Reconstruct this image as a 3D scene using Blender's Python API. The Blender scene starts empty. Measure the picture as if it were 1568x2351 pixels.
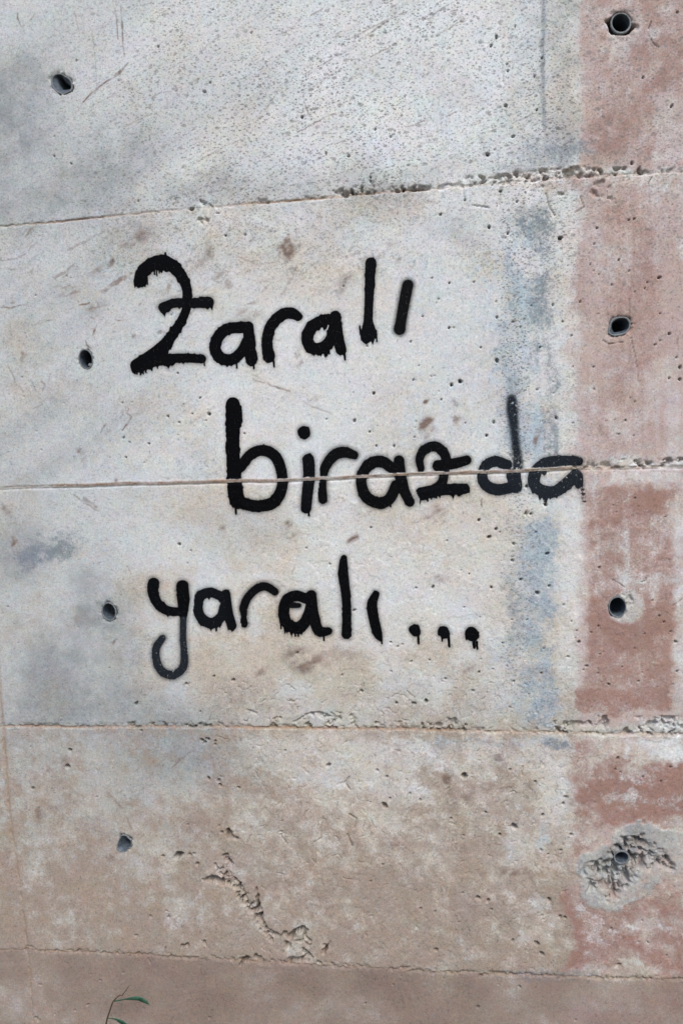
import bpy, math, random
import numpy as np
from mathutils import Matrix, Vector

random.seed(7)
scene = bpy.context.scene
col = scene.collection

# ------------------------------------------------------------------ camera
PW, PH, FPX = 1568.0, 2351.0, 1769.0            # picture size and focal length in picture units
YAW, PITCH, ROLL = -0.1311, -0.1218, -0.0449
CAM = np.array([0.0, -1.4331, 1.5084])
_f = np.array([math.sin(YAW) * math.cos(PITCH), math.cos(YAW) * math.cos(PITCH), math.sin(PITCH)])
_r = np.array([math.cos(YAW), -math.sin(YAW), 0.0])
_u = np.cross(_r, _f)
RGT = _r * math.cos(ROLL) + _u * math.sin(ROLL)
UP = -_r * math.sin(ROLL) + _u * math.cos(ROLL)
FWD = _f
cam_d = bpy.data.cameras.new('camera')
cam = bpy.data.objects.new('camera', cam_d)
col.objects.link(cam)
cam.matrix_world = Matrix(((RGT[0], UP[0], -FWD[0], CAM[0]), (RGT[1], UP[1], -FWD[1], CAM[1]),
                           (RGT[2], UP[2], -FWD[2], CAM[2]), (0, 0, 0, 1)))
cam_d.sensor_fit = 'VERTICAL'
cam_d.sensor_height = 24.0
cam_d.sensor_width = 36.0
cam_d.lens = 24.0 * FPX / PH
cam_d.clip_start = 0.02
cam_d.clip_end = 2000
scene.camera = cam

# ------------------------------------------------------------------ daylight: overcast, light from above
SUN_EL, SUN_AZ = math.radians(50), math.radians(160)       # azimuth measured from +Y, clockwise
world = bpy.data.worlds.new('World')
scene.world = world
world.use_nodes = True
wn = world.node_tree
bg = wn.nodes['Background']
sky = wn.nodes.new('ShaderNodeTexSky')
sky.sky_type = 'NISHITA'
sky.sun_disc = False
sky.sun_elevation = SUN_EL
sky.sun_rotation = SUN_AZ
sky.air_density = 1.0
sky.dust_density = 2.0
sky.ozone_density = 1.0
wn.links.new(sky.outputs[0], bg.inputs[0])
bg.inputs[1].default_value = 0.10
sun_d = bpy.data.lights.new('sun', 'SUN')
sun_d.energy = 1.3
sun_d.angle = math.radians(24)
sun_d.color = (1.0, 0.955, 0.90)
sun = bpy.data.objects.new('sun', sun_d)
col.objects.link(sun)
sd = Vector((math.sin(SUN_AZ) * math.cos(SUN_EL), math.cos(SUN_AZ) * math.cos(SUN_EL), math.sin(SUN_EL)))
sun.rotation_euler = (-sd).to_track_quat('-Z', 'Y').to_euler()
sun.location = (2, -6, 8)
vs = scene.view_settings
vs.view_transform = 'Standard'
vs.look = 'None'
vs.gamma = 1.0
vs.use_curve_mapping = False
vs.exposure = 1.35


# ------------------------------------------------------------------ picture <-> wall plane
def p2w(px, py, y=0.0):
    px = np.asarray(px, float); py = np.asarray(py, float)
    a = (px - PW / 2) / FPX; b = -(py - PH / 2) / FPX
    d = [FWD[i] + a * RGT[i] + b * UP[i] for i in range(3)]
    t = (y - CAM[1]) / d[1]
    return CAM[0] + t * d[0], CAM[2] + t * d[2]


def w2p(x, z, y=0.0):
    dx, dy, dz = x - CAM[0], y - CAM[1], z - CAM[2]
    w = dx * FWD[0] + dy * FWD[1] + dz * FWD[2]
    return (PW / 2 + FPX * (dx * RGT[0] + dy * RGT[1] + dz * RGT[2]) / w,
            PH / 2 - FPX * (dx * UP[0] + dy * UP[1] + dz * UP[2]) / w)


# close-up reading frames: (origin x, origin y, scale) -> picture units
ZF = dict(W1=(400, 850, 1568 / 1300), W2=(750, 1400, 1568 / 1500), W3=(450, 2000, 1568 / 1450),
          E=(1661, 800, 1568 / 900), F=(1661, 1700, 1568 / 900), G=(0, 800, 1568 / 900), H=(0, 1800, 1568 / 900),
          I=(0, 2640, 1568 / 1300), J=(1261, 2640, 1568 / 1300), K=(650, 3000, 2.24), L=(2061, 2950, 3.136),
          A=(0, 0, 1568 / 1300), B=(1261, 0, 1568 / 1300), V=(350, 3600, 4.48),
          L1=(150, 230, 9.8), L2=(245, 1265, 9.8), L3=(330, 2215, 9.8), L4=(385, 3080, 9.8),
          R1=(2240, 5, 9.8), R2=(2240, 1140, 9.8), R3=(2240, 2190, 9.8), R4=(2250, 3130, 9.8))


def zp(f, pts):
    ox, oy, s = ZF[f]
    return [((ox + p[0] / s) / 1.63329, (oy + p[1] / s) / 1.63329) + tuple(p[2:]) for p in pts]


def zs(f, v):
    return v / ZF[f][2] / 1.63329


# ------------------------------------------------------------------ wall layout (metres)
ROWS = [0.0, 0.40, 0.90, 1.40, 1.90, 2.40, 2.90]          # formwork rows, bottom to top
X_LEFT = -0.9163
X_STRIP0 = float(p2w(1320, 1200)[0])
X_STRIP1 = float(p2w(1548, 1200)[0])
COLS = [-2.9163, X_LEFT, X_STRIP0, X_STRIP1, 2.2]
cx_, cz_ = p2w([0, PW, 0, PW], [0, 0, PH, PH])
DX0, DX1, DZ0, DZ1 = cx_.min() - 0.012, cx_.max() + 0.012, cz_.min() - 0.012, cz_.max() + 0.012
DX0 = max(DX0, -1.06)
STEP = 0.00165


def axis(lo, hi, d0, d1, breaks):
    stops = sorted(set([lo, hi, d0, d1] + [b for b in breaks if lo < b < hi]))
    out = []
    for a, b in zip(stops[:-1], stops[1:]):
        mid = (a + b) / 2
        if d0 < mid < d1:
            n = max(1, round((b - a) / STEP))
            out += list(np.linspace(a, b, n, endpoint=False))
        else:
            n = max(1, math.ceil((b - a) / 0.014))
            out += list(np.linspace(a, b, n, endpoint=False))
    return np.array(out + [hi])


gx = axis(COLS[0], COLS[-1], DX0, DX1, COLS)
gz = axis(ROWS[0], ROWS[-1], DZ0, DZ1, ROWS)
NX, NZ = len(gx), len(gz)
X, Z = np.meshgrid(gx, gz)                                 # [iz, ix]
X = X.copy(); Z = Z.copy()
PX, PY = w2p(X, Z)
PX = PX.astype(np.float32); PY = PY.astype(np.float32)
print('GRID', NX, NZ, NX * NZ, 'dense', DX0, DX1, DZ0, DZ1)
rng = np.random.default_rng(11)
_T = rng.random((256, 256)).astype(np.float32)


def vnoise(x, z, seed=0):
    x = x + seed * 17.31; z = z + seed * 9.77
    xi = np.floor(x).astype(np.int32); zi = np.floor(z).astype(np.int32)
    fx = (x - xi).astype(np.float32); fz = (z - zi).astype(np.float32)
    fx = fx * fx * (3 - 2 * fx); fz = fz * fz * (3 - 2 * fz)
    x0 = xi & 255; x1 = (xi + 1) & 255; z0 = zi & 255; z1 = (zi + 1) & 255
    a = _T[z0, x0]; b = _T[z0, x1]; c = _T[z1, x0]; d = _T[z1, x1]
    return (a + (b - a) * fx) * (1 - fz) + (c + (d - c) * fx) * fz


def fbm(x, z, period, octs=4, seed=0, gain=0.55):
    s = np.zeros(np.shape(x), np.float32); a = 1.0; t = 0.0; f = 1.0 / period
    for o in range(octs):
        s += a * vnoise(x * f, z * f, seed + o * 3)
        t += a; a *= gain; f *= 2.03
        x, z = 0.8 * x - 0.6 * z, 0.6 * x + 0.8 * z           # turn each octave so no lattice shows
    return s / t


def sstep(e0, e1, v):
    t = np.clip((v - e0) / (e1 - e0), 0, 1)
    return t * t * (3 - 2 * t)


# shared noise fields (all in wall metres)
N_big = fbm(X, Z, 0.30, 4, 1) - 0.5
N_mid = fbm(X, Z, 0.07, 4, 5) - 0.5
N_sml = fbm(X, Z, 0.018, 3, 9) - 0.5
N_fin = fbm(X, Z, 0.006, 2, 14) - 0.5
N_str = fbm(X / 0.012, Z / 0.22, 1.0, 3, 21) - 0.5          # vertical streaks
N_dia = fbm((X * 0.87 + Z * 0.5) / 0.10, (-X * 0.5 + Z * 0.87) / 0.012, 1.0, 3, 27) - 0.5   # diagonal smears
WXP = PX + 46 * (fbm(X, Z, 0.05, 4, 31) - 0.5) + 12 * (fbm(X, Z, 0.011, 2, 33) - 0.5)
WYP = PY + 46 * (fbm(X, Z, 0.05, 4, 41) - 0.5) + 12 * (fbm(X, Z, 0.011, 2, 43) - 0.5)

M = {k: np.zeros(X.shape, np.float32) for k in
     ('pink', 'deep', 'blue', 'slate', 'dirt', 'pale', 'grey', 'speck', 'ochre', 'smear_shade', 'soot', 'sand')}
Hh = np.zeros(X.shape, np.float32)                          # relief, metres, + towards the viewer


def span(x0, x1, z0, z1):
    i0 = max(0, np.searchsorted(gx, x0) - 1); i1 = min(NX, np.searchsorted(gx, x1) + 1)
    j0 = max(0, np.searchsorted(gz, z0) - 1); j1 = min(NZ, np.searchsorted(gz, z1) + 1)
    return slice(j0, j1), slice(i0, i1)


def win(px0, py0, px1, py1, pad=8):
    xs, zz = p2w([px0 - pad, px1 + pad, px0 - pad, px1 + pad], [py0 - pad, py0 - pad, py1 + pad, py1 + pad])
    return span(xs.min(), xs.max(), zz.min(), zz.max())


def put(ch, sl, v, op='max'):
    a = M[ch]
    if op == 'max': a[sl] = np.maximum(a[sl], v)
    elif op == 'add': a[sl] = a[sl] + v
    elif op == 'mul': a[sl] = a[sl] * v


def box(ch, x0, y0, x1, y1, s, soft=12, warp=1.0, op='max', streak=0.0, patch=0.0):
    sl = win(x0, y0, x1, y1, soft + 60)
    px = PX[sl] + (WXP[sl] - PX[sl]) * warp; py = PY[sl] + (WYP[sl] - PY[sl]) * warp
    d = np.minimum(np.minimum(px - x0, x1 - px), np.minimum(py - y0, y1 - py))
    m = sstep(-soft, soft, d)
    m = m * np.clip(1 + streak * 4 * N_str[sl] + patch * 5 * N_mid[sl] + patch * 2 * N_sml[sl], 0, 1.5)
    put(ch, sl, m * s if op != 'mul' else 1 - m * (1 - s), op)


def blob(ch, cx, cy, rx, ry, s, rot=0, soft=0.5, warp=0.7, op='max', patch=0.0):
    R = max(rx, ry) * (1 + soft)
    sl = win(cx - R, cy - R, cx + R, cy + R, 40)
    px = PX[sl] + (WXP[sl] - PX[sl]) * warp - cx; py = PY[sl] + (WYP[sl] - PY[sl]) * warp - cy
    c, n = math.cos(math.radians(rot)), math.sin(math.radians(rot))
    d = np.sqrt(((px * c + py * n) / rx) ** 2 + ((-px * n + py * c) / ry) ** 2)
    m = 1 - sstep(1 - soft, 1 + soft, d)
    m = m * np.clip(1 + patch * 5 * N_mid[sl] + patch * 2.5 * N_sml[sl], 0, 1.5)
    if ch == 'smear_shade': m = m * np.clip(0.55 + 3.2 * N_dia[sl] + 1.5 * N_sml[sl], 0, 1.3)
    put(ch, sl, m * s if op != 'mul' else 1 - m * (1 - s), op)


def seg_dist(px, py, pts):
    """distance to a polyline, with the interpolated third value of its points"""
    best = np.full(px.shape, 1e9, np.float32); val = np.zeros(px.shape, np.float32)
    for (a, b) in zip(pts[:-1], pts[1:]):
        dx, dy = b[0] - a[0], b[1] - a[1]
        L2 = dx * dx + dy * dy + 1e-9
        t = np.clip(((px - a[0]) * dx + (py - a[1]) * dy) / L2, 0, 1)
        d = np.hypot(px - (a[0] + t * dx), py - (a[1] + t * dy))
        r = a[2] + t * (b[2] - a[2])
        k = (d - r) < (best - val)
        best = np.where(k, d, best); val = np.where(k, r, val)
    return best, val


def stroke(ch, pts, s, warp=0.25, soft=1.6, op='max', relief=0.0, patch=0.0):
    xs = [p[0] for p in pts]; ys = [p[1] for p in pts]; r = max(p[2] for p in pts)
    sl = win(min(xs) - r, min(ys) - r, max(xs) + r, max(ys) + r, 16)
    px = PX[sl] + (WXP[sl] - PX[sl]) * warp; py = PY[sl] + (WYP[sl] - PY[sl]) * warp
    d, w = seg_dist(px, py, pts)
    m = 1 - sstep(-soft, soft, d - w)
    if patch: m = m * np.clip(1 + patch * 5 * N_sml[sl] + patch * 3 * N_fin[sl], 0, 1.4)
    if ch: put(ch, sl, m * s, op)
    if relief: Hh[sl] -= m * relief


def poly_sd(px, py, poly):
    """signed distance to a closed polygon (negative inside) and the nearest point on it"""
    best = np.full(px.shape, 1e9); qx = np.zeros(px.shape); qy = np.zeros(px.shape)
    inside = np.zeros(px.shape, bool)
    n = len(poly)
    for i in range(n):
        a, b = poly[i], poly[(i + 1) % n]
        dx, dy = b[0] - a[0], b[1] - a[1]
        t = np.clip(((px - a[0]) * dx + (py - a[1]) * dy) / (dx * dx + dy * dy + 1e-12), 0, 1)
        nx, ny = a[0] + t * dx, a[1] + t * dy
        d = np.hypot(px - nx, py - ny)
        k = d < best
        best = np.where(k, d, best); qx = np.where(k, nx, qx); qy = np.where(k, ny, qy)
        c = ((a[1] > py) != (b[1] > py)) & (px < dx * (py - a[1]) / (dy if abs(dy) > 1e-9 else 1e-9) + a[0])
        inside ^= c
    return np.where(inside, -best, best), qx, qy


def smooth_closed(poly, n=8):
    out = []; m = len(poly)
    for i in range(m):
        p0, p1, p2, p3 = (np.array(poly[(i + k) % m]) for k in (-1, 0, 1, 2))
        for k in range(n):
            t = k / n
            out.append(tuple(0.5 * ((2 * p1) + (p2 - p0) * t + (2 * p0 - 5 * p1 + 4 * p2 - p3) * t * t + (-p0 + 3 * p1 - 3 * p2 + p3) * t ** 3)))
    return out


def smooth_open(pts, n=6):
    if len(pts) < 3: return pts
    P = [pts[0]] + list(pts) + [pts[-1]]
    out = []
    for i in range(1, len(P) - 2):
        p0, p1, p2, p3 = (np.array(P[i + k], float) for k in (-1, 0, 1, 2))
        for k in range(n):
            t = k / n
            out.append(tuple(0.5 * ((2 * p1) + (p2 - p0) * t + (2 * p0 - 5 * p1 + 4 * p2 - p3) * t * t + (-p0 + 3 * p1 - 3 * p2 + p3) * t ** 3)))
    return out + [tuple(pts[-1])]


def poly_mask(pts, soft, warp=0.4):
    xs = [p[0] for p in pts]; ys = [p[1] for p in pts]
    sl = win(min(xs), min(ys), max(xs), max(ys), 40)
    px = PX[sl] + (WXP[sl] - PX[sl]) * warp; py = PY[sl] + (WYP[sl] - PY[sl]) * warp
    d, _, _ = poly_sd(px, py, pts)
    return sl, (1 - sstep(-soft, soft, d)).astype(np.float32), d


# ------------------------------------------------------------------ the joints between the formwork boards
SEAM = [  # traced in the picture, top to bottom
    [(-900, 604), (0, 520), (360, 487), (720, 455), (900, 441), (1100, 424), (1250, 412), (1330, 405), (1568, 395), (2400, 330)],
    [(-900, 1142), (0, 1118), (150, 1114), (520, 1105), (700, 1100), (1000, 1087), (1330, 1074), (1568, 1070), (2400, 1045)],
    [(-900, 1655), (0, 1668), (350, 1668), (600, 1670), (1000, 1676), (1300, 1682), (1568, 1686), (2400, 1700)],
    [(-900, 2128), (0, 2182), (65, 2180), (300, 2191), (550, 2205), (800, 2219), (1100, 2236), (1300, 2243), (1568, 2248), (2400, 2300)]]
DS = []
for s in SEAM:
    ys = np.interp(PX, [p[0] for p in s], [p[1] for p in s]).astype(np.float32)
    DS.append(PY - ys + 3.0 * N_mid * 2)
row_of = np.zeros(X.shape, np.int8)
for d in DS: row_of += (d > 0)                              # 0 = top row in view ... 4 = lowest


def xr(a, b, soft=18):
    return sstep(a - soft, a + soft, PX) * (1 - sstep(b - soft, b + soft, PX))


def cells(period, seed):
    """angular, broken-up relief 0..1 (jittered cell edges)"""
    u = (X + 0.004 * N_sml * 3) / period; v = (Z + 0.004 * N_mid * 3) / period
    ui = np.floor(u); vi = np.floor(v)
    f1 = np.full(X.shape, 9, np.float32); f2 = f1.copy(); hid = np.zeros(X.shape, np.float32)
    for dx in (-1, 0, 1):
        for dz in (-1, 0, 1):
            cx = ui + dx; cz = vi + dz
            a = _T[(cz.astype(int) * 3 + seed) & 255, cx.astype(int) & 255]
            b = _T[(cz.astype(int) + 91 + seed) & 255, (cx.astype(int) * 5 + 17) & 255]
            d = np.hypot(u - cx - a, v - cz - b).astype(np.float32)
            k = d < f1
            f2 = np.where(k, f1, np.minimum(f2, d)); hid = np.where(k, (a * 7 + b * 3) % 1.0, hid)
            f1 = np.where(k, d, f1)
    return f2 - f1, hid


EDGE, CID = cells(0.0075, 3)
EDGE2, CID2 = cells(0.017, 40)
_wx = X + 0.010 * (fbm(X, Z, 0.02, 2, 151) - .5); _wz = Z + 0.010 * (fbm(X, Z, 0.02, 2, 157) - .5)
F_cr = fbm(_wx * .8 + _wz * .6, _wz * .8 - _wx * .6, 0.0075, 2, 51) - 0.5
F_cr2 = fbm(X, Z, 0.016, 3, 55) - 0.5
rough = (CID - 0.5) * 0.55 + (CID2 - 0.5) * 0.6 + F_cr * 2.0 + F_cr2 * 1.6 - 0.3 * np.exp(-(EDGE / 0.10) ** 2)   # broken concrete
CREV = sstep(0.0, -0.10, F_cr + 0.5 * F_cr2)                                                                  # crevices between the stones

# board offsets: each row of boards stood a hair further out or in
OFF = [0.0000, 0.0009, 0.0002, 0.0011, 0.0004]
Hh += np.choose(row_of, OFF).astype(np.float32)
Hh += N_big * 0.003 + N_mid * 0.0009 + N_sml * 0.0003 + N_fin * 0.00022
# grooves
amp = [0.0030, 0.0012, 0.0026, 0.0022]
wid = [2.0, 2.0, 2.0, 2.6]
for d, a, w, k in zip(DS, amp, wid, range(4)):
    brk = np.clip(0.8 + 2.2 * (fbm(X, Z * 0.2, 0.05, 3, 60 + k) - 0.5), 0.25, 1.2)
    Hh -= a * brk * np.exp(-((d + N_fin * 5) / w) ** 2)
    M['ochre'] += 0.55 * np.exp(-(d / 2.6) ** 2) * brk
# second joint: mortar squeezed out as a thin tan ridge
d = DS[1]
rid = np.exp(-((d + 0.5) / 4.2) ** 4) * (1 - sstep(1290, 1350, PX)) * sstep(40, 140, PX)
RIDGE = rid
Hh += 0.0015 * rid * (0.8 + N_sml) - 0.0022 * np.exp(-((d - 5.5) / 1.6) ** 2) * rid.max()
M['ochre'] = np.maximum(M['ochre'] * np.where(np.abs(d) < 12, 0.6, 1), 0.95 * rid * (0.75 + 1.2 * N_sml))
# first joint, ochre only along its middle stretch
M['ochre'] += 0.45 * np.exp(-((DS[0]) / 3.0) ** 2) * (xr(540, 980) + 0.6 * xr(60, 330))
M['ochre'] += 0.55 * np.exp(-((DS[2]) / 3.4) ** 2) * (xr(480, 1040) + 0.5 * xr(-200, 420))


def honey(mask, depth):
    global Hh
    Hh -= (mask * depth * (np.clip(0.35 - rough, 0, 1.6) + 1.2 * CREV)).astype(np.float32)


m = np.zeros(X.shape, np.float32)
d = DS[0]
above = lambda h, lo=1.0: sstep(-h - 6, -h + 2, d) * (1 - sstep(lo, lo + 4, d))
below = lambda h: sstep(-2, 1, d) * (1 - sstep(h - 4, h + 8, d))
br = sstep(0.42, 0.62, fbm(X, Z, 0.022, 3, 71))
m += xr(395, 500) * above(26) * br + xr(430, 480, 6) * below(34) * br * 0.7
m += xr(770, 860) * above(16) * br + xr(905, 960) * above(9) * br
m += xr(1075, 1340) * above(20) * sstep(0.3, 0.5, fbm(X, Z, 0.022, 3, 73)) * 1.2
m += xr(1330, 1480) * above(14) * br + xr(1200, 1440) * below(60) * sstep(0.52, 0.66, fbm(X, Z, 0.03, 3, 75)) * 0.6
m += xr(560, 1568) * above(5, 2) * 0.45
d = DS[1]
m += xr(1290, 2400) * np.exp(-((d + 2) / 9) ** 2) * 0.9 * br + xr(1430, 2400) * above(16) * br
d = DS[2]
m += xr(625, 810) * above(34) * sstep(0.5, 0.62, fbm(X, Z, 0.02, 3, 77))
m += xr(810, 1040) * above(14) * br + xr(1030, 1110) * above(26) * sstep(0.4, 0.55, fbm(X, Z, 0.02, 3, 79))
m += xr(1110, 1240) * above(8) * br + xr(1235, 1345) * above(24) * sstep(0.36, 0.52, fbm(X, Z, 0.02, 3, 81))
m += xr(1345, 1568, 10) * above(38, 3) * sstep(0.34, 0.55, fbm(X, Z, 0.025, 3, 83)) * 1.1 + xr(-200, 1568) * above(5) * 0.3
m += xr(300, 520) * above(8) * br
d = DS[3]
m += xr(60, 2400) * np.exp(-((d + 1) / 5.5) ** 2) * 0.62 * np.clip(0.5 + 2.5 * (fbm(X, Z, 0.012, 3, 84) - 0.4), 0, 1.3)
honey(np.clip(m, 0, 1.4), 0.0042)
M['sand'] += 0.35 * np.clip(m, 0, 1)

# the upright joint at the left edge and its crumbs
LV = [(-60, 1000, 1.5), (0, 1560, 1.5), (10, 1690, 1.5), (22, 1850, 1.5), (42, 2000, 1.5), (62, 2150, 1.5), (70, 2250, 1.5), (78, 2351, 1.5), (90, 2500, 1.5)]
sl = win(-60, 1500, 90, 2500, 20)
dv, _ = seg_dist(PX[sl] + N_sml[sl] * 8, PY[sl], LV)
lowr = sstep(1560, 1690, PY[sl])
Hh[sl] -= 0.0022 * np.exp(-(dv / 3.0) ** 2) * np.clip(0.7 + 3 * N_sml[sl], 0.1, 1.4) * lowr
put('ochre', sl, 0.55 * np.exp(-(dv / 5.0) ** 2) * (1 - 0.6 * sstep(1800, 2050, PY[sl])) * sstep(1150, 1350, PY[sl]))
put('sand', sl, 0.4 * np.exp(-(dv / 6.0) ** 2) * lowr, 'add')

# shallow vertical mark left by a batten in the upper board (right side)
sl = win(1120, -400, 1360, 420, 10)
gxl = np.interp(PY[sl], [-400, 0, 150, 300, 420], [1260, 1248, 1246, 1250, 1262])
fade = 1 - sstep(270, 340, PY[sl])
Hh[sl] += 0.0030 * sstep(-7, 4, PX[sl] - gxl) * fade * (1 - sstep(1300, 1335, PX[sl]))
Hh[sl] -= 0.0014 * np.exp(-((PX[sl] - gxl + 4) / 6) ** 2) * fade
gx2 = np.interp(PY[sl], [-400, 0, 100, 250, 330], [1128, 1142, 1148, 1160, 1172])
Hh[sl] -= 0.0016 * np.exp(-((PX[sl] - gx2 + 6 * N_sml[sl]) / 2.4) ** 2) * np.clip(0.4 + 5 * N_sml[sl], 0, 1.2) * fade
put('sand', sl, 0.5 * np.exp(-((PX[sl] - gx2 - 14) / 20) ** 2) * fade)
put('slate', sl, 0.7 * np.exp(-((PX[sl] - gxl + 3) / 11) ** 2) * fade * (0.8 + N_mid[sl]))  # groove's shading painted in slate along the batten mark

# ------------------------------------------------------------------ stains and painted light falloff (areas traced in the picture)
r1 = (row_of == 0); r2 = (row_of == 1); r3 = (row_of == 2); r4 = (row_of == 3); r5 = (row_of == 4)
# rust-pink strip
box('pink', 1328, -900, 2300, 392, 0.9, 12, 0.8, streak=0.05, patch=0.2)
box('deep', 1340, -300, 1700, 380, 0.5, 30, 1.6, streak=0.1, patch=0.5)
box('deep', 1335, 40, 1420, 180, 0.25, 30, 1.2, patch=0.6)
box('pink', 1308, 410, 2300, 1066, 0.9, 30, 1.6, streak=0.12, patch=0.15)
box('deep', 1310, 555, 1345, 760, 0.34, 14, 0.8, streak=0.6, patch=0.5)
box('deep', 1378, 430, 1510, 1040, 0.36, 30, 1.4, streak=0.4, patch=0.5)
blob('deep', 1310, 440, 70, 30, 0.5, 10, 0.7, 1.5, patch=0.5)
box('pink', 1325, 1078, 2300, 1665, 0.85, 12, 0.9, streak=0.2, patch=0.2)
box('deep', 1346, 1125, 1545, 1600, 0.68, 14, 1.2, streak=0.1, patch=0.3)
box('deep', 1322, 1575, 1535, 1632, 0.85, 10, 0.9, patch=0.15)
box('pink', 1306, 1690, 1700, 2243, 0.7, 14, 1.0, streak=0.2, patch=0.3)
box('deep', 1316, 1745, 1600, 1905, 0.86, 16, 1.5, patch=0.8)
box('deep', 1318, 1700, 1352, 1960, 0.75, 10, 0.8, patch=0.3)
box('deep', 1300, 2040, 1580, 2235, 0.8, 20, 1.5, patch=0.55)
box('pink', 1290, 2258, 1800, 2700, 0.55, 30, 1.5, streak=0.1, patch=0.4)
box('deep', 1340, 2275, 1600, 2700, 0.35, 26, 1.5, patch=0.6)
# pale fringes on the strip
for a in ((1495, 225, 1700, 385, .34), (1540, 430, 1700, 600, .36), (1525, 880, 1700, 1060, .34), (1548, 1100, 1700, 1640, .42), (1400, 1085, 1560, 1120, .36),
          (1345, 1645, 1700, 1690, .34), (1430, 1692, 1568, 1745, .5), (1340, 1010, 1380, 1060, .2), (1400, 1815, 1568, 1835, .26), (1440, 1760, 1500, 1800, .25),
          (1330, 1990, 1420, 2260, .18), (1400, 2120, 1568, 2150, .4)):
    box('pale', *a, 14, 1.4, patch=0.7)
for ch in ('pink', 'deep'): M[ch] *= (1 - 0.35 * np.clip(M['pale'], 0, 1))
# creamy fringe between blue band and the strip
box('pale', 1272, 500, 1330, 1060, 0.38, 16, 0.8, patch=0.4)
box('pale', 1282, 1100, 1340, 1580, 0.4, 16, 0.8, patch=0.4)
box('pale', 1225, 1720, 1305, 1930, 0.4, 22, 1.0, patch=0.4)
box('sand', 1262, -400, 1335, 300, 0.3, 20, 1.2)
box('grey', 1255, -400, 1330, 330, 0.35, 24, 1.2, patch=.6)
box('grey', 1150, -400, 1250, 340, 0.25, 30, 1.2, patch=.6)
box('sand', 1290, 480, 1330, 1050, 0.3, 16, 0.8)
# blue-grey band of cement milk
box('blue', 1140, 480, 1270, 1075, 0.66, 34, 1.4, streak=0.5, patch=0.5)
box('grey', 1150, 480, 1250, 1060, 0.4, 26, 1.4, patch=0.9)
box('blue', 1100, 620, 1200, 900, 0.4, 40, 1.0, patch=0.4)
box('slate', 1222, 475, 1274, 840, 0.6, 18, 1.0, streak=.3, patch=0.35)
box('slate', 1248, 760, 1284, 1062, 0.55, 12, 0.8, streak=.3, patch=0.25)
box('slate', 1150, 560, 1210, 1060, 0.3, 24, 1.4, streak=.3, patch=0.9)
blob('slate', 1235, 515, 55, 34, 0.8, 15, 0.6, 1.0, patch=0.3)
box('blue', 1180, 1100, 1276, 1660, 0.6, 34, 1.8, patch=0.5)
box('slate', 1190, 1110, 1270, 1640, 0.3, 24, 1.9, patch=0.9)
box('grey', 1160, 1200, 1250, 1600, 0.35, 26, 1.7, patch=0.9)
box('slate', 1156, 1340, 1196, 1470, 0.45, 22, 1.2, patch=0.6)
box('slate', 1236, 1380, 1275, 1600, 0.35, 12, 1.0, patch=0.6)
box('blue', 1120, 1440, 1270, 1640, 0.45, 30, 1.2, patch=0.5)
blob('slate', 1250, 352, 95, 34, 0.7, -4, 0.6, 0.8, patch=0.4)
blob('slate', 1190, 385, 90, 14, 0.55, 0, 0.6, 0.6, patch=0.4)
blob('slate', 1310, 350, 40, 24, 0.35, 0, 0.7)
box('blue', 1080, -400, 1250, 330, 0.34, 60, 1.2, patch=0.4)
box('blue', 1000, 1688, 1300, 1716, 0.7, 10, 0.8, patch=0.4)
blob('slate', 1275, 1712, 36, 14, 0.8, 10, 0.5, 0.6)
blob('blue', 1250, 1920, 16, 40, 0.6, 4, 0.6)
blob('slate', 1230, 2236, 120, 12, 0.5, 3, 0.7); blob('grey', 1100, 2222, 130, 20, 0.5, 4, 0.7)
# cool haze of the upper boards, brighter upper-right light painted in pale
box('blue', 560, -300, 1130, 380, 0.24, 120, 2.0, patch=0.4)
box('pale', 620, -300, 1250, 400, 0.7, 150, 2.0, patch=0.3)
box('pale', 700, 1140, 1180, 1480, 0.36, 90, 2.0, patch=0.4)
box('pale', 480, 600, 1150, 1080, 0.32, 120, 2.0, patch=0.3)
box('blue', 60, 60, 420, 260, 0.14, 80, 2.0, patch=0.5)
box('blue', 120, 560, 420, 830, 0.20, 60, 2.0, patch=0.5)
box('blue', 40, 960, 480, 1105, 0.25, 40, 2.0, patch=0.5)
box('blue', 900, 540, 1160, 1050, 0.28, 60, 2.0, patch=0.4)
box('blue', 60, 1210, 320, 1330, 0.25, 50, 2.0, patch=0.4)
box('blue', 20, 1690, 480, 1730, 0.32, 20, 1.0, patch=0.4)
# greys
box('grey', -400, 300, 340, 516, 0.42, 90, 1.5, patch=0.3)
box('grey', -400, 130, 130, 500, 0.35, 60, 1.5, patch=0.3)
box('grey', 340, 395, 1000, 470, 0.35, 30, 1.2, patch=0.4)
blob('slate', 100, 1265, 75, 32, 0.7, -18, 0.7, 1.4, patch=0.7)
blob('grey', 40, 1270, 60, 60, 0.4, 0, 0.8)
blob('grey', 232, 1420, 75, 65, 0.5, 30, 0.7, 1.0, patch=0.4)
blob('grey', 205, 1340, 45, 36, 0.45, 30, 0.8)
blob('grey', 560, 1210, 100, 60, 0.3, 0, 0.8); blob('grey', 430, 1710, 150, 80, 0.5, 20, 0.8)
blob('slate', 345, 1490, 45, 20, 0.35, -15, 0.8, 1.5); blob('slate', 330, 1800, 60, 60, 0.25, 0, 0.8)
box('grey', 60, 1440, 330, 1660, 0.35, 60, 1.6, patch=0.4)
blob('slate', 225, 1900, 75, 28, 0.3, 15, 0.8)
blob('slate', 440, 1075, 60, 20, 0.3, 0, 0.8, 1.5, patch=0.6); blob('slate', 880, 1060, 260, 16, 0.22, -2, 0.8, 1.5, patch=0.5)
blob('grey', 1050, 520, 120, 30, 0.4, 0, 0.8, 1.4, patch=0.5)
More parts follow.
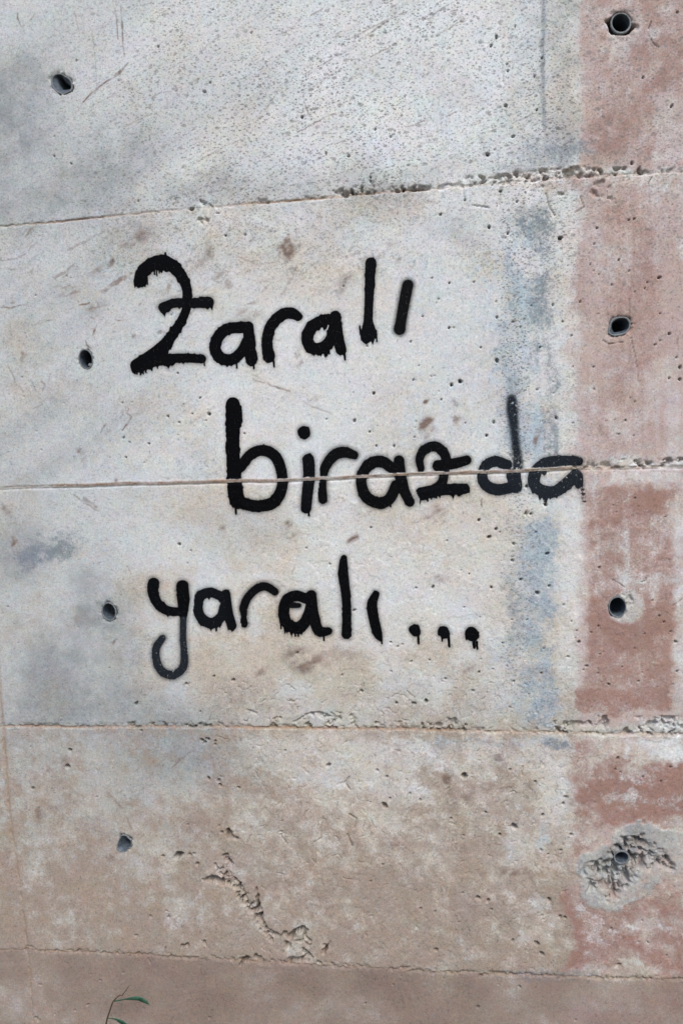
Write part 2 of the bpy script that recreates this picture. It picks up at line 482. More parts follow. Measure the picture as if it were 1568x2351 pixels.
# dirt: wash of soil towards the foot of the wall, in patches, and light falloff painted in grey
g = sstep(1690, 2120, PY)
M['dirt'] += np.where(r4, np.clip(0.40 + 0.42 * g + 0.5 * N_big + 0.9 * N_mid + 0.8 * N_sml, 0, 1), 0)
M['sand'] += np.where(r4, 0.75, 0)
M['dirt'] += np.where(r5, np.clip(0.92 + 0.6 * N_mid + 0.3 * N_big, 0, 1), 0)
M['dirt'] += np.where(r3, np.clip(0.10 + 0.8 * N_big + 0.8 * N_mid, 0, 1) * sstep(1120, 1500, PY), 0)
M['smear_shade'] += np.where(r5, np.clip(0.42 + 0.7 * N_mid + .6 * N_big, 0, 1), 0)  # dimmer light along the bottom row, painted in brown
M['grey'] += np.where(r4, 0.55 * (1 - sstep(300, 760, PX)) * (1 - .5 * g) + .06, 0)  # left side's light falloff painted as a grey gradient
M['grey'] += np.where(r5, 0.3 + 1.2 * N_big + .5 * N_mid, 0)
blob('grey', 1090, 2275, 60, 50, .6, 0, .7, 1.5); blob('sand', 800, 2262, 120, 16, .5, 3, .7, 1.5); blob('grey', 60, 2290, 50, 40, .4, 0, .7, 1.5)
M['grey'] += np.where(r1, 0.5 * (1 - sstep(-150, 800, PX + .5 * (400 - PY))) + .2 * N_big, 0)  # grey fade stands in for dimmer light towards the left
M['grey'] += np.where(r2 | r3, 0.46 * (1 - sstep(60, 620, PX)) + .25 * N_big, 0)  # dimmer left edge of the middle rows, painted grey
M['grey'] += np.where(r3, 0.3 * sstep(1450, 1668, PY), 0)
M['grey'] += 0.25 * sstep(1480, 1600, PX)  # vignette darkening at the right edge, painted grey
_sw = fbm((X * .87 + Z * .5) / .32, (-X * .5 + Z * .87) / .045, 1.0, 4, 171) - .5
M['grey'] += np.where(r1 | r2, 0.55 * np.clip(_sw, -.3, .4) + .02, 0)
M['grey'] = np.clip(M['grey'], 0, 1)
box('dirt', 760, 1880, 1210, 2230, 0.7, 60, 1.8, patch=0.35)
box('dirt', 130, 1920, 430, 2180, 0.6, 60, 1.8, patch=0.4)
box('dirt', 480, 2000, 760, 2210, 0.7, 50, 1.6, patch=0.4)
box('dirt', 1000, 1780, 1150, 1900, 0.5, 50, 1.8, patch=0.7)
box('dirt', 60, 1700, 260, 1860, 0.45, 50, 1.8, patch=0.6)
blob('dirt', 860, 1180, 120, 40, 0.4, 10, 0.8, 2, patch=0.5); blob('sand', 690, 1510, 110, 60, 0.75, 10, 0.7, 2, patch=0.5)
blob('dirt', 660, 1790, 70, 90, 0.45, 0, 0.8, 2, patch=0.6)
blob('sand', 1010, 1200, 160, 80, 0.35, 0, 0.8, 2); blob('sand', 620, 1560, 260, 50, 0.35, 0, 0.8, 2, patch=0.6)
box('sand', 460, 1690, 1300, 2240, 0.3, 40, 2, patch=0.6)
for a in ((640, 1750, 900, 1820, .3), (395, 2060, 440, 2130, .3), (870, 1770, 980, 1850, .3), (560, 1700, 1250, 1760, .3), (960, 1700, 1060, 1740, .3),
          (1170, 1860, 1250, 1960, .35), (1200, 2060, 1260, 2160, .3), (480, 540, 820, 560, .3)):
    box('pale', *a, 18, 2.0, patch=0.9)
blob('pale', 410, 2095, 32, 45, 0.35, 10, 0.5, 1.2)
box('pale', 470, 462, 720, 520, 0.4, 16, 1.5, patch=0.8); box('pale', 980, 425, 1250, 470, 0.5, 14, 1.2, patch=0.6)
box('pale', 360, 500, 470, 512, 0.4, 8, 1.0); box('pale', 880, 410, 1250, 425, 0.5, 8, 0.8, patch=0.5)
box('pale', 560, 1060, 1260, 1150, 0.3, 30, 1.2, patch=0.7)
# beige in the third row, brown veil in the second
M['sand'] += np.where(r3, np.clip(0.50 + 1.4 * N_big + 1.2 * N_mid, 0, .85), 0)
M['sand'] += np.where(r2, np.clip(0.32 + 1.4 * N_big + 1.4 * N_mid, 0, .8), 0)
M['sand'] += np.where(r1, np.clip(0.14 + 1.2 * N_big + 1.0 * N_mid, 0, .6), 0)
# individual smears
for f, cx, cy, rx, ry, s, rot in (
        ('G', 80, 420, 46, 40, .6, -20), ('G', 760, 345, 16, 26, .5, 0), ('G', 1325, 280, 66, 90, .38, 20), ('G', 640, 350, 70, 50, .3, -20),
        ('G', 1440, 430, 55, 50, .35, 40), ('G', 1450, 455, 40, 16, .5, 40), ('G', 605, 1095, 14, 30, .6, 5), ('G', 760, 1170, 16, 14, .5, 0),
        ('G', 920, 1165, 30, 40, .35, 0), ('G', 540, 1600, 18, 60, .4, -15), ('G', 515, 1535, 18, 18, .45, 0), ('G', 785, 1290, 16, 20, .4, 0),
        ('G', 850, 800, 13, 18, .45, 0), ('G', 945, 760, 18, 22, .35, 0), ('G', 940, 130, 80, 60, .35, 0), ('G', 820, 220, 40, 40, .35, 0),
        ('G', 770, 1720, 12, 30, .4, 5), ('G', 180, 960, 20, 20, .4, 0), ('G', 120, 450, 90, 70, .25, 0), ('G', 640, 620, 60, 30, .25, -15),
        ('H', 40, 230, 22, 90, .55, -20), ('H', 85, 390, 22, 30, .6, 0), ('H', 600, 265, 14, 48, .55, 0), ('H', 870, 145, 18, 26, .45, 0),
        ('H', 495, 915, 16, 26, .5, 0), ('H', 1450, 310, 20, 26, .4, 0), ('H', 460, 90, 26, 18, .4, 0), ('H', 1060, 590, 8, 16, .4, 10),
        ('H', 195, 1480, 10, 10, .5, 0), ('H', 690, 1010, 40, 10, .3, 0), ('H', 760, 1035, 20, 8, .4, -30),
        ('W1', 800, 110, 42, 46, .55, 20), ('W1', 590, 110, 18, 26, .4, 0), ('W1', 965, 300, 20, 11, .6, -30), ('W1', 430, 130, 40, 36, .35, 0),
        ('W1', 1050, 250, 26, 60, .3, 10), ('W1', 870, 570, 18, 90, .32, 4), ('W1', 1350, 170, 60, 40, .35, 20), ('W1', 1240, 110, 60, 30, .3, 0),
        ('W1', 105, 495, 10, 13, .4, 0), ('W1', 520, 240, 30, 36, .45, -40), ('W1', 600, 420, 90, 40, .22, 5), ('W1', 1380, 540, 24, 20, .3, 0),
        ('W1', 40, 180, 14, 26, .4, 0), ('W1', 850, 200, 12, 22, .4, 0),
        ('W2', 890, 215, 30, 42, .5, 20), ('W2', 895, 118, 11, 16, .5, 10), ('W2', 1012, 155, 12, 42, .4, -10), ('W2', 430, 100, 22, 18, .35, 0),
        ('W2', 330, 590, 14, 24, .45, 15), ('W2', 1330, 250, 12, 40, .4, 5), ('W2', 900, 550, 50, 40, .35, 0),
        ('W3', 697, 28, 18, 34, .55, 15), ('W3', 665, 70, 20, 22, .35, 30), ('W3', 715, 140, 4, 14, .5, 0), ('W3', 760, 520, 80, 55, .4, 15),
        ('W3', 1320, 195, 34, 20, .35, 20), ('W3', 940, 30, 20, 30, .45, 20), ('W3', 580, 545, 34, 16, .35, -10), ('W3', 1030, 550, 16, 16, .4, 0),
        ('W3', 1400, 545, 30, 22, .35, 0), ('W3', 510, 420, 60, 20, .3, 0), ('W3', 880, 480, 90, 30, .2, 0),
        ('I', 255, 300, 70, 80, .3, 0), ('I', 185, 490, 14, 36, .35, 10), ('I', 40, 700, 14, 26, .35, 0), ('I', 510, 700, 20, 26, .35, 30),
        ('J', 165, 250, 40, 26, .4, -30), ('J', 560, 235, 30, 18, .4, 20), ('J', 510, 340, 16, 40, .45, -10), ('J', 560, 420, 60, 50, .4, -20),
        ('J', 735, 240, 60, 14, .3, -5), ('J', 250, 215, 60, 14, .3, -10), ('J', 745, 395, 40, 7, .4, -30), ('J', 205, 580, 20, 50, .4, 0),
        ('J', 230, 610, 30, 50, .35, 0), ('J', 815, 740, 90, 26, .45, 5), ('J', 630, 900, 40, 40, .3, 0)):
    (a, b), = zp(f, [(cx, cy)])
    blob('smear_shade', a, b, zs(f, rx), zs(f, ry), s * 1.15, rot, 0.6, 0.9, patch=1.1)
for f, s, pts in (
        ('A', .75, [(375, 462, 3), (440, 405, 5), (490, 365, 3), (530, 335, 7), (575, 290, 2)]),
        ('A', .35, [(560, 575, 2), (650, 530, 2), (700, 500, 2)]), ('A', .4, [(690, 435, 3), (740, 415, 2), (800, 408, 2)]),
        ('A', .55, [(515, 0, 3), (525, 100, 3), (532, 180, 2)]), ('A', .55, [(548, 0, 4), (553, 120, 4), (560, 260, 2)]), ('A', .35, [(408, 120, 2), (420, 210, 2), (435, 330, 2), (438, 400, 2)]),
        ('A', .6, [(78, 55, 3), (85, 90, 4), (95, 118, 2)]), ('A', .4, [(350, 60, 3), (356, 130, 2)]), ('A', .6, [(1370, 430, 2), (1380, 470, 3), (1395, 525, 2)]),
        ('A', .6, [(1340, 605, 2), (1400, 570, 3), (1460, 535, 3), (1515, 512, 2)]), ('A', .45, [(1380, 330, 2), (1450, 300, 3), (1530, 255, 2)]),
        ('A', .45, [(1205, 500, 2), (1225, 455, 3), (1245, 420, 2)]), ('A', .35, [(880, 740, 2), (960, 700, 2), (1100, 620, 2)]),
        ('A', .55, [(300, 915, 2), (330, 915, 2)]), ('A', .5, [(1250, 160, 2), (1285, 153, 2)]), ('A', .3, [(760, 310, 2), (900, 240, 2), (1060, 130, 2)]),
        ('A', .3, [(100, 120, 3), (150, 70, 3)]), ('A', .3, [(330, 540, 3), (420, 480, 3), (530, 430, 2)]), ('A', .3, [(0, 330, 2), (60, 310, 2)]),
        ('A', .45, [(1400, 75, 4), (1430, 55, 5), (1460, 35, 2)]), ('A', .3, [(1180, 90, 2), (1280, 20, 2)]), ('A', .45, [(1320, 575, 4), (1345, 592, 3)]),
        ('B', .5, [(150, 255, 3), (200, 235, 3), (260, 195, 2)]), ('B', .55, [(310, 570, 2), (380, 550, 3), (480, 535, 3), (540, 505, 2)]),
        ('B', .45, [(420, 95, 3), (470, 50, 3), (530, 10, 2)]), ('B', .45, [(470, 155, 3), (545, 100, 3)]), ('B', .35, [(60, 170, 4), (160, 120, 4), (300, 50, 3)]),
        ('B', .4, [(0, 650, 2), (90, 610, 2)]), ('B', .35, [(370, 640, 2), (470, 645, 2)]), ('B', .45, [(810, 555, 2), (905, 510, 2)]), ('B', .3, [(560, 490, 2), (700, 450, 2)]),
        ('B', .35, [(130, 160, 4), (230, 90, 4)]), ('B', .5, [(400, 910, 4), (440, 912, 5), (465, 908, 3)]), ('B', .3, [(20, 250, 3), (110, 190, 3)]),
        ('G', .65, [(20, 615, 3), (90, 610, 4), (190, 603, 3)]), ('G', .5, [(680, 512, 10), (740, 460, 14), (870, 395, 8)]), ('G', .8, [(515, 600, 3), (560, 595, 6), (592, 582, 3)]),
        ('G', .5, [(590, 625, 6), (640, 608, 5), (705, 598, 3)]), ('G', .55, [(600, 680, 6), (640, 692, 6), (680, 682, 3)]), ('G', .5, [(730, 690, 4), (770, 702, 5), (822, 700, 3)]),
        ('G', .6, [(620, 800, 6), (632, 760, 5), (640, 725, 3)]), ('G', .35, [(360, 420, 8), (420, 375, 9), (475, 330, 5)]), ('G', .6, [(565, 830, 4), (575, 860, 7), (598, 888, 5)]),
        ('G', .6, [(808, 1418, 4), (835, 1380, 9), (860, 1340, 5), (830, 1305, 3), (838, 1275, 3)]), ('G', .45, [(662, 1425, 4), (680, 1385, 7), (690, 1370, 3)]),
        ('G', .4, [(1380, 420, 4), (1440, 465, 6), (1490, 490, 4)]), ('G', .35, [(200, 745, 4), (270, 720, 5), (350, 700, 3)]), ('G', .3, [(440, 240, 8), (560, 190, 8), (640, 140, 6), (760, 90, 6)]),
        ('G', .5, [(280, 1090, 4), (300, 1110, 5), (285, 1165, 3)]), ('G', .4, [(60, 1000, 4), (100, 1105, 4), (75, 1130, 3)]), ('G', .4, [(215, 1090, 4), (245, 1150, 4)]),
        ('G', .4, [(225, 1280, 4), (275, 1250, 4)]), ('G', .35, [(130, 1130, 4), (160, 1170, 4)]), ('G', .4, [(0, 310, 3), (100, 300, 6), (160, 260, 5)]), ('G', .35, [(330, 1040, 3), (325, 1100, 3)]),
        ('H', .5, [(480, 100, 6), (560, 145, 6), (655, 192, 3)]), ('H', .5, [(1140, 1870, 3), (1210, 1810, 4), (1280, 1750, 3)]), ('H', .5, [(1320, 1595, 3), (1375, 1560, 3), (1388, 1510, 3)]),
        ('H', .5, [(1195, 1335, 5), (1240, 1328, 5)]), ('H', .5, [(875, 1455, 4), (895, 1465, 4), (890, 1475, 3)]), ('H', .35, [(560, 120, 12), (640, 165, 8)]),
        ('W2', .4, [(200, 30, 3), (290, 50, 4), (350, 70, 4)]), ('W2', .35, [(400, 110, 3), (440, 135, 3), (520, 160, 2)]), ('W2', .45, [(1105, 490, 3), (1110, 520, 3)]),
        ('W3', .4, [(30, 140, 4), (45, 165, 4)]), ('W1', .45, [(620, 650, 3), (740, 715, 3), (820, 745, 2)]), ('W1', .4, [(700, 165, 4), (760, 165, 4)]),
        ('W1', .45, [(470, 235, 4), (545, 275, 5)]), ('W1', .35, [(600, 130, 4), (690, 170, 3)]), ('W1', .3, [(0, 280, 6), (110, 220, 8)]),
        ('I', .5, [(780, 285, 2), (830, 240, 2), (890, 198, 2)]), ('I', .4, [(830, 1095, 3), (880, 1088, 3)]), ('I', .3, [(500, 400, 6), (560, 480, 6), (600, 560, 4)])):
    stroke('smear_shade', [(p[0], p[1], zs(f, p[2])) for p in zp(f, pts)], s * 1.1, 0.3, 1.2, patch=0.5)
# fine loose scratches: trowel and board marks, mostly running up to the right
for k in range(900):
    row = k % 3
    if row < 2: cx, cy = random.uniform(-300, 1300), random.uniform(-350, 480); a = random.gauss(-32, 14); s = random.uniform(.10, .38); L = random.choice((6, 10, 16, 30, 60))
    else: cx, cy = random.uniform(-200, 1150), random.uniform(500, 1680); a = random.gauss(-25, 45); s = random.uniform(.08, .32); L = random.choice((5, 8, 14, 24))
    ln = L * random.uniform(.6, 1.5); c, n = math.cos(math.radians(a)), math.sin(math.radians(a)); w = random.uniform(.35, 1.3)
    b = random.uniform(-.12, .12) * ln
    stroke('smear_shade', [(cx - c * ln / 2, cy - n * ln / 2, w * .5), (cx - n * b, cy + c * b, w), (cx + c * ln / 2, cy + n * ln / 2, w * .4)], s, 0.2, 0.9)
for k in range(130):
    cx, cy = random.uniform(-100, 860), random.gauss(640, 90)
    if cy < 520: continue
    a = math.radians(random.gauss(-28, 22)); ln = random.uniform(6, 42); w = random.uniform(1.0, 4.5); b = random.uniform(-.15, .15) * ln
    c, n = math.cos(a), math.sin(a)
    stroke('smear_shade', [(cx - c * ln / 2, cy - n * ln / 2, w * .4), (cx - n * b, cy + c * b, w), (cx + c * ln / 2, cy + n * ln / 2, w * .3)], random.uniform(.12, .42), 0.6, 2.0, patch=.9)
M['smear_shade'] += np.where(r1 | r2, np.clip(N_dia - 0.12, 0, 1) * 0.9 * np.clip(.5 + 2 * N_big, 0, 1), 0) * (PX < 1280)

# speckled skin of the upper boards
M['speck'] = np.where(r1, 0.95, np.where(r2, 0.55 * (1 - sstep(560, 700, WYP)) + 0.12 + 0.4 * (PX > 1140), 0.3)).astype(np.float32)
M['speck'] *= np.where(PX > 1320, 0.6, 1) * np.clip(0.75 + 1.4 * N_big + 0.8 * N_mid, 0.2, 1.2) * np.where(PY < 500, sstep(-250, 420, PX) * .6 + .4, 1)

box('speck', 1145, 470, 1225, 1070, 1.0, 16, 1.0)
box('speck', 1150, 1120, 1230, 1600, .7, 16, 1.0)
box('speck', 1330, -300, 1700, 400, .7, 16, 1.0)
# ------------------------------------------------------------------ pits, crumbs, broken patches
def pit(px, py, r, k=2.2, el=1.0, rot=0.0, mouth=True):
    R = r * max(1, el) + 3
    sl = win(px - R, py - R, px + R, py + R, 3)
    dx, dy = PX[sl] - px, PY[sl] - py
    c, n = math.cos(rot), math.sin(rot)
    d = np.hypot((dx * c + dy * n) / el, -dx * n + dy * c) * (1 + 0.7 * N_fin[sl] + .5 * N_sml[sl])
    mm = 1 - sstep(r * 0.5, r + 0.7, d)
    Hh[sl] -= mm * k * r * 0.00078


PITS = {
    'E': [(1410, 420, 10), (765, 162, 9), (300, 88, 7), (345, 575, 6), (350, 680, 8), (575, 603, 6), (780, 708, 7), (503, 745, 6), (455, 710, 5), (835, 800, 6), (985, 200, 6),
          (1212, 377, 6), (1145, 305, 6), (1475, 787, 9), (1382, 858, 6), (1545, 1085, 10), (1475, 1078, 7), (630, 875, 9), (245, 875, 6), (53, 1125, 6), (110, 1095, 8), (350, 960, 11), (40, 455, 6),
          (200, 450, 6), (893, 580, 6), (980, 1003, 6), (848, 1003, 5), (985, 1150, 5), (285, 1453, 6), (1148, 1443, 6), (1190, 1353, 6), (612, 1152, 6), (720, 1175, 6), (648, 1358, 5), (37, 748, 6), (68, 748, 5),
          (715, 598, 6), (845, 1370, 5), (1545, 1005, 9), (1415, 832, 5), (1520, 942, 5), (1060, 1360, 4), (1120, 1350, 5), (1243, 1453, 5), (1100, 467, 5), (1330, 453, 5), (1015, 400, 4), (980, 377, 5), (958, 336, 5),
          (1002, 98, 5), (1245, 37, 5), (1210, 48, 4), (1415, 655, 6), (1315, 490, 6), (1250, 515, 5), (1010, 657, 4), (428, 118, 4), (420, 134, 4), (1220, 1205, 5), (1250, 1232, 5)],
    'F': [(233, 438, 8), (303, 545, 8), (345, 497, 5), (370, 515, 5), (460, 590, 8), (452, 700, 8), (505, 825, 10), (313, 875, 7), (612, 912, 13), (693, 868, 8), (677, 655, 12), (572, 398, 7), (670, 337, 7), (605, 515, 5),
          (545, 216, 12), (1020, 747, 6), (1012, 1128, 7), (1315, 1180, 6), (1365, 962, 6), (1410, 1062, 6), (1440, 1102, 7), (1023, 1312, 7), (885, 1232, 11), (1080, 1510, 8), (1275, 1488, 7), (1168, 1396, 6),
          (935, 1390, 8), (1485, 1165, 6), (1515, 1230, 8), (1525, 1425, 8), (837, 1097, 5), (785, 992, 5), (813, 1328, 7), (640, 1435, 7), (417, 1388, 6), (234, 1428, 5), (450, 1087, 5), (547, 1087, 6), (560, 967, 5),
          (1253, 293, 6), (1110, 340, 4), (1130, 385, 4), (1270, 470, 4), (925, 318, 7), (460, 1490, 7), (1250, 1275, 5), (915, 1415, 5), (910, 240, 9), (915, 270, 8), (895, 225, 7), (540, 380, 5), (965, 1170, 5), (1450, 415, 5), (1295, 1430, 4),
          (1500, 1510, 5), (1010, 1437, 4), (870, 1160, 5), (655, 1275, 5), (615, 1205, 4), (490, 955, 4), (168, 787, 5), (135, 1005, 4), (118, 765, 4), (245, 1345, 4), (325, 1410, 4), (285, 1562, 4)],
    'J': [(802, 553, 14), (738, 590, 8), (930, 502, 8), (898, 350, 7), (1035, 418, 7), (1023, 450, 8), (960, 883, 9), (685, 888, 7), (640, 875, 10), (450, 1110, 10), (907, 1083, 10), (577, 325, 15), (218, 460, 13), (155, 800, 5),
          (210, 725, 6), (518, 517, 6), (930, 1130, 9), (1010, 962, 8), (1032, 966, 8), (1270, 243, 7), (1283, 308, 5), (925, 660, 5), (955, 680, 5), (1013, 660, 5), (1060, 590, 6), (1240, 1015, 6), (1380, 980, 4), (1275, 1180, 9),
          (447, 940, 5), (380, 925, 5), (570, 855, 5), (185, 300, 6), (228, 328, 6), (243, 427, 5), (378, 433, 5), (333, 405, 5), (785, 295, 6), (575, 593, 4), (700, 928, 6), (555, 985, 4), (825, 1050, 4), (930, 955, 4), (1260, 295, 4),
          (1385, 330, 5), (1465, 350, 4), (1508, 285, 5), (675, 490, 6), (130, 1355, 5), (640, 1370, 6), (255, 1268, 4), (828, 1280, 6), (652, 1230, 7), (1080, 1430, 5), (795, 1070, 7), (1490, 1137, 4), (1408, 1080, 4), (1365, 1075, 4)],
    'I': [(318, 207, 9), (310, 285, 13), (152, 380, 8), (1080, 378, 6), (1488, 275, 8), (860, 680, 7), (812, 688, 10), (800, 694, 8), (740, 688, 8), (1035, 583, 10), (1048, 600, 10), (1072, 608, 7), (1005, 578, 7), (992, 550, 4), (915, 162, 9),
          (928, 172, 8), (945, 158, 7), (975, 165, 6), (975, 180, 6), (945, 335, 9), (992, 345, 7), (998, 365, 8), (1290, 210, 5), (895, 720, 9), (1470, 1090, 6), (1465, 1112, 8), (1300, 1090, 7), (685, 960, 5), (455, 1250, 5), (560, 1215, 5),
          (950, 1418, 5), (880, 675, 5), (1270, 590, 5), (185, 1270, 6), (165, 1420, 10), (175, 1432, 8), (400, 1360, 5), (340, 1385, 4), (620, 1045, 5), (440, 420, 4), (1225, 1070, 6), (755, 935, 4), (765, 962, 6), (850, 545, 4)],
    'W2': [(1018, 30, 9), (985, 45, 5), (680, 78, 6), (605, 185, 5), (665, 230, 4), (1150, 193, 5), (1122, 245, 5), (945, 103, 4), (690, 285, 5), (37, 160, 7), (1092, 575, 5), (1353, 515, 5), (735, 350, 3), (848, 190, 3), (600, 75, 3),
           (760, 285, 5), (1040, 195, 3), (1275, 550, 6), (670, 605, 4), (175, 237, 4), (840, 250, 3), (1160, 610, 5), (905, 12, 3), (495, 180, 3), (835, 25, 3), (1395, 175, 6), (0, 97, 4)],
    'W1': [(1500, 327, 4), (1490, 345, 4), (1470, 233, 4), (1428, 407, 4), (1548, 457, 4), (1412, 628, 4), (1385, 694, 4), (1208, 752, 6), (1070, 270, 4), (323, 663, 4), (1178, 540, 4), (1558, 720, 4), (1548, 255, 4), (1480, 675, 3), (1375, 520, 5)],
    'G': [(235, 536, 5), (1100, 1327, 8), (1258, 1310, 6), (1368, 1310, 9), (1310, 1206, 6), (810, 1466, 8), (848, 1495, 6), (975, 1506, 7), (825, 1593, 8), (803, 1238, 6), (1165, 1045, 5), (1175, 1368, 5), (1203, 1248, 4), (1348, 1355, 4),
          (148, 1072, 4), (275, 1546, 4), (1168, 1448, 4), (465, 422, 4), (438, 410, 4), (1475, 145, 8), (945, 1630, 4), (1122, 663, 4), (1065, 717, 3)],
    'H': [(460, 1760, 10), (440, 1870, 14), (1310, 1512, 6), (1400, 1282, 6), (1172, 425, 6), (1248, 462, 4), (925, 1635, 8), (1250, 1580, 4), (205, 1742, 4), (900, 1450, 4), (55, 828, 6), (1325, 1700, 9), (1350, 1690, 8), (1410, 1705, 6), (1225, 545, 4), (1105, 1505, 4)],
    'W3': [(950, 312, 5), (1200, 222, 4), (1268, 218, 6), (850, 125, 4), (1415, 165, 4), (1395, 300, 3), (1460, 340, 3), (720, 484, 5), (380, 580, 4), (900, 575, 4), (978, 640, 7), (1125, 460, 4), (1097, 442, 4), (1145, 450, 4), (460, 594, 7), (66, 692, 7),
           (270, 610, 6), (1320, 590, 5), (1455, 562, 5), (1550, 445, 4), (1180, 520, 4), (1255, 515, 4), (1100, 560, 3), (1430, 638, 5), (240, 45, 6), (755, 60, 3), (1495, 15, 7), (1325, 30, 4), (1505, 220, 6), (1120, 688, 6), (1190, 690, 8), (1240, 680, 9)],
    'A': [(963, 43, 4), (716, 211, 5), (346, 273, 4), (950, 376, 4), (925, 415, 5), (1366, 530, 6), (1475, 693, 5), (322, 740, 4), (245, 706, 4), (1137, 147, 4), (626, 908, 4), (1018, 75, 3), (1110, 1063, 5), (1022, 1065, 4)],
    'B': [(722, 165, 7), (808, 118, 5), (930, 262, 5), (698, 207, 6), (685, 697, 8), (715, 677, 5), (775, 320, 6), (770, 290, 5), (765, 478, 7), (798, 617, 6), (905, 498, 5), (895, 345, 5), (55, 707, 5), (175, 585, 4), (245, 620, 4), (1385, 350, 6), (1515, 480, 6),
          (1335, 738, 7), (1540, 55, 5), (740, 865, 6), (690, 1027, 8), (775, 1055, 7), (1010, 1077, 11), (815, 912, 6), (155, 802, 6), (155, 820, 5), (470, 970, 7), (70, 868, 10), (305, 860, 9), (1260, 790, 8), (580, 905, 5), (1320, 995, 4), (1345, 990, 5), (1175, 1030, 4)]}
for f, L in PITS.items():
    for (a, b, r) in zp(f, L):
        pit(a, b, max(0.95, .85 * zs(f, r)), 4.5, random.uniform(1, 1.6), random.uniform(0, 3.1))
for k in range(1500):                                        # the many small air bubbles, denser to the right and below
    a, b = random.uniform(-500, 2000), random.uniform(-500, 2500)
    if random.random() > 0.22 + 0.6 * (a > 1120) + 0.3 * (b > 1500): continue
    pit(a, b, random.choice((0.8, 0.9, 1.0, 1.2)), 3.5)

# honeycombed vein in the lower boards
VEIN = [[(440, 470, 16), (455, 540, 30), (425, 600, 34), (480, 670, 42), (540, 720, 28), (575, 790, 34), (590, 850, 30), (650, 885, 34), (700, 920, 30), (720, 1000, 26), (755, 1070, 34), (820, 1115, 20), (885, 1135, 5)],
        [(245, 670, 5), (320, 662, 16), (400, 690, 14), (470, 690, 24)], [(350, 545, 8), (370, 580, 12)], [(705, 740, 5), (715, 800, 7), (705, 880, 10)], [(905, 1145, 8), (945, 1110, 18), (965, 1145, 8)],
        [(990, 1145, 14), (1040, 1110, 18), (1075, 1070, 8), (1110, 1100, 8), (1105, 1150, 8), (1145, 1170, 8)], [(1045, 1185, 8), (1110, 1185, 8), (1140, 1215, 10)], [(958, 1200, 8), (955, 1240, 8)],
        [(1095, 1250, 8), (1120, 1290, 16), (1130, 1330, 34), (1060, 1340, 14), (975, 1338, 5)], [(1315, 1185, 5), (1285, 1230, 10), (1265, 1280, 16)], [(565, 1390, 6), (590, 1350, 12), (645, 1320, 6)], [(700, 1320, 14), (735, 1335, 6)],
        [(465, 265, 12), (480, 300, 13), (510, 318, 7), (545, 328, 8)], [(25, 480, 14), (50, 455, 11), (90, 445, 5)], [(805, 1155, 5), (830, 1190, 9)], [(1210, 1360, 8), (1235, 1375, 6)], [(250, 1190, 5), (262, 1220, 5)], [(80, 1225, 3), (115, 1215, 4)]]
for v in VEIN:
    pts = [(p[0], p[1], zs('K', p[2])) for p in zp('K', v)]
    xs = [p[0] for p in pts]; ys = [p[1] for p in pts]
    sl = win(min(xs), min(ys), max(xs), max(ys), 22)
    dd, w = seg_dist(PX[sl] + N_sml[sl] * 12, PY[sl] + N_fin[sl] * 8, pts)
    mm = 1 - sstep(-2.0, 2.2, dd - w - 1.2 + 9 * F_cr2[sl])
    Hh[sl] -= mm * (0.003 + 0.008 * np.clip(0.3 - rough[sl], 0, 1.3) + 0.024 * np.maximum(CREV[sl], .8 * (w < 4.5))) * np.clip(w / 5, .5, 1.1)

# crumbled crater and smeared mortar round the lowest right tie hole
ring = smooth_closed(zp('L', [(285, 880), (420, 730), (680, 650), (930, 480), (1100, 380), (1300, 400), (1450, 500), (1640, 620), (1700, 900), (1568, 1080), (1280, 1150), (1080, 1230), (900, 1320), (620, 1450), (430, 1330), (310, 1120)]), 4)
sl, mm, dd = poly_mask(ring, 7, 1.3)
Hh[sl] += 0.0022 * mm * (0.8 + 1.5 * N_mid[sl])
for ch in ('pink', 'deep', 'dirt'): M[ch][sl] *= 1 - 0.85 * mm * np.clip(.9 + 2.5 * N_mid[sl], .3, 1)
put('sand', sl, mm * .7); put('dirt', sl, mm * .3 * np.clip(.8 + 5 * N_mid[sl], 0, 2)); put('grey', sl, mm * (.7 + 1.2 * N_mid[sl])); put('slate', sl, mm * 0.4 * np.clip(.6 + 4 * N_mid[sl] + 2 * N_sml[sl], 0, 1)); put('grey', sl, mm * 0.25)
M['slate'][sl] = np.maximum(M['slate'][sl], 0.4 * np.exp(-((dd + 8) / 7) ** 2) * (.5 + 3 * np.clip(N_mid[sl], 0, 1)))
put('pink', sl, 0.5 * mm * (1 - sstep(6, 22, np.hypot((PX[sl] - 1400) / 2.2, PY[sl] - 1925))))
crat = smooth_closed(zp('L', [(365, 950), (470, 890), (560, 850), (650, 800), (690, 720), (780, 660), (880, 610), (1010, 545), (1110, 535), (1230, 640), (1290, 800), (1420, 930), (1470, 1030), (1380, 1050), (1250, 990), (1120, 960), (1040, 1000), (1000, 1080), (880, 1150), (800, 1280), (650, 1290), (520, 1250), (420, 1120)]), 4)
sl, mm, dd = poly_mask(crat, 8, 0.9)
mm = mm * np.clip(1 - sstep(-16, 4, dd + 16 * F_cr2[sl] * 2) * .75, 0, 1)
(hx, hy), = zp('R4', [(770, 810)])
deep = 0.35 + 0.65 * (1 - sstep(0, 26, np.hypot((PX[sl] - hx - 22), (PY[sl] - hy)))) + .4 * (1 - sstep(0, 18, np.hypot(PX[sl] - hx - 45, PY[sl] - hy + 28)))
Hh[sl] -= mm * (0.0015 + 0.0045 * deep + (0.004 + 0.004 * deep) * np.clip(0.5 - rough[sl], 0, 1.5) + 0.017 * CREV[sl] * (.35 + deep) + .004 * (CID2[sl] < .4) * deep)
put('sand', sl, mm * 0.6); put('dirt', sl, mm * .55); put('grey', sl, mm * .4); put('smear_shade', sl, mm * .3 * (CID[sl] < .3))

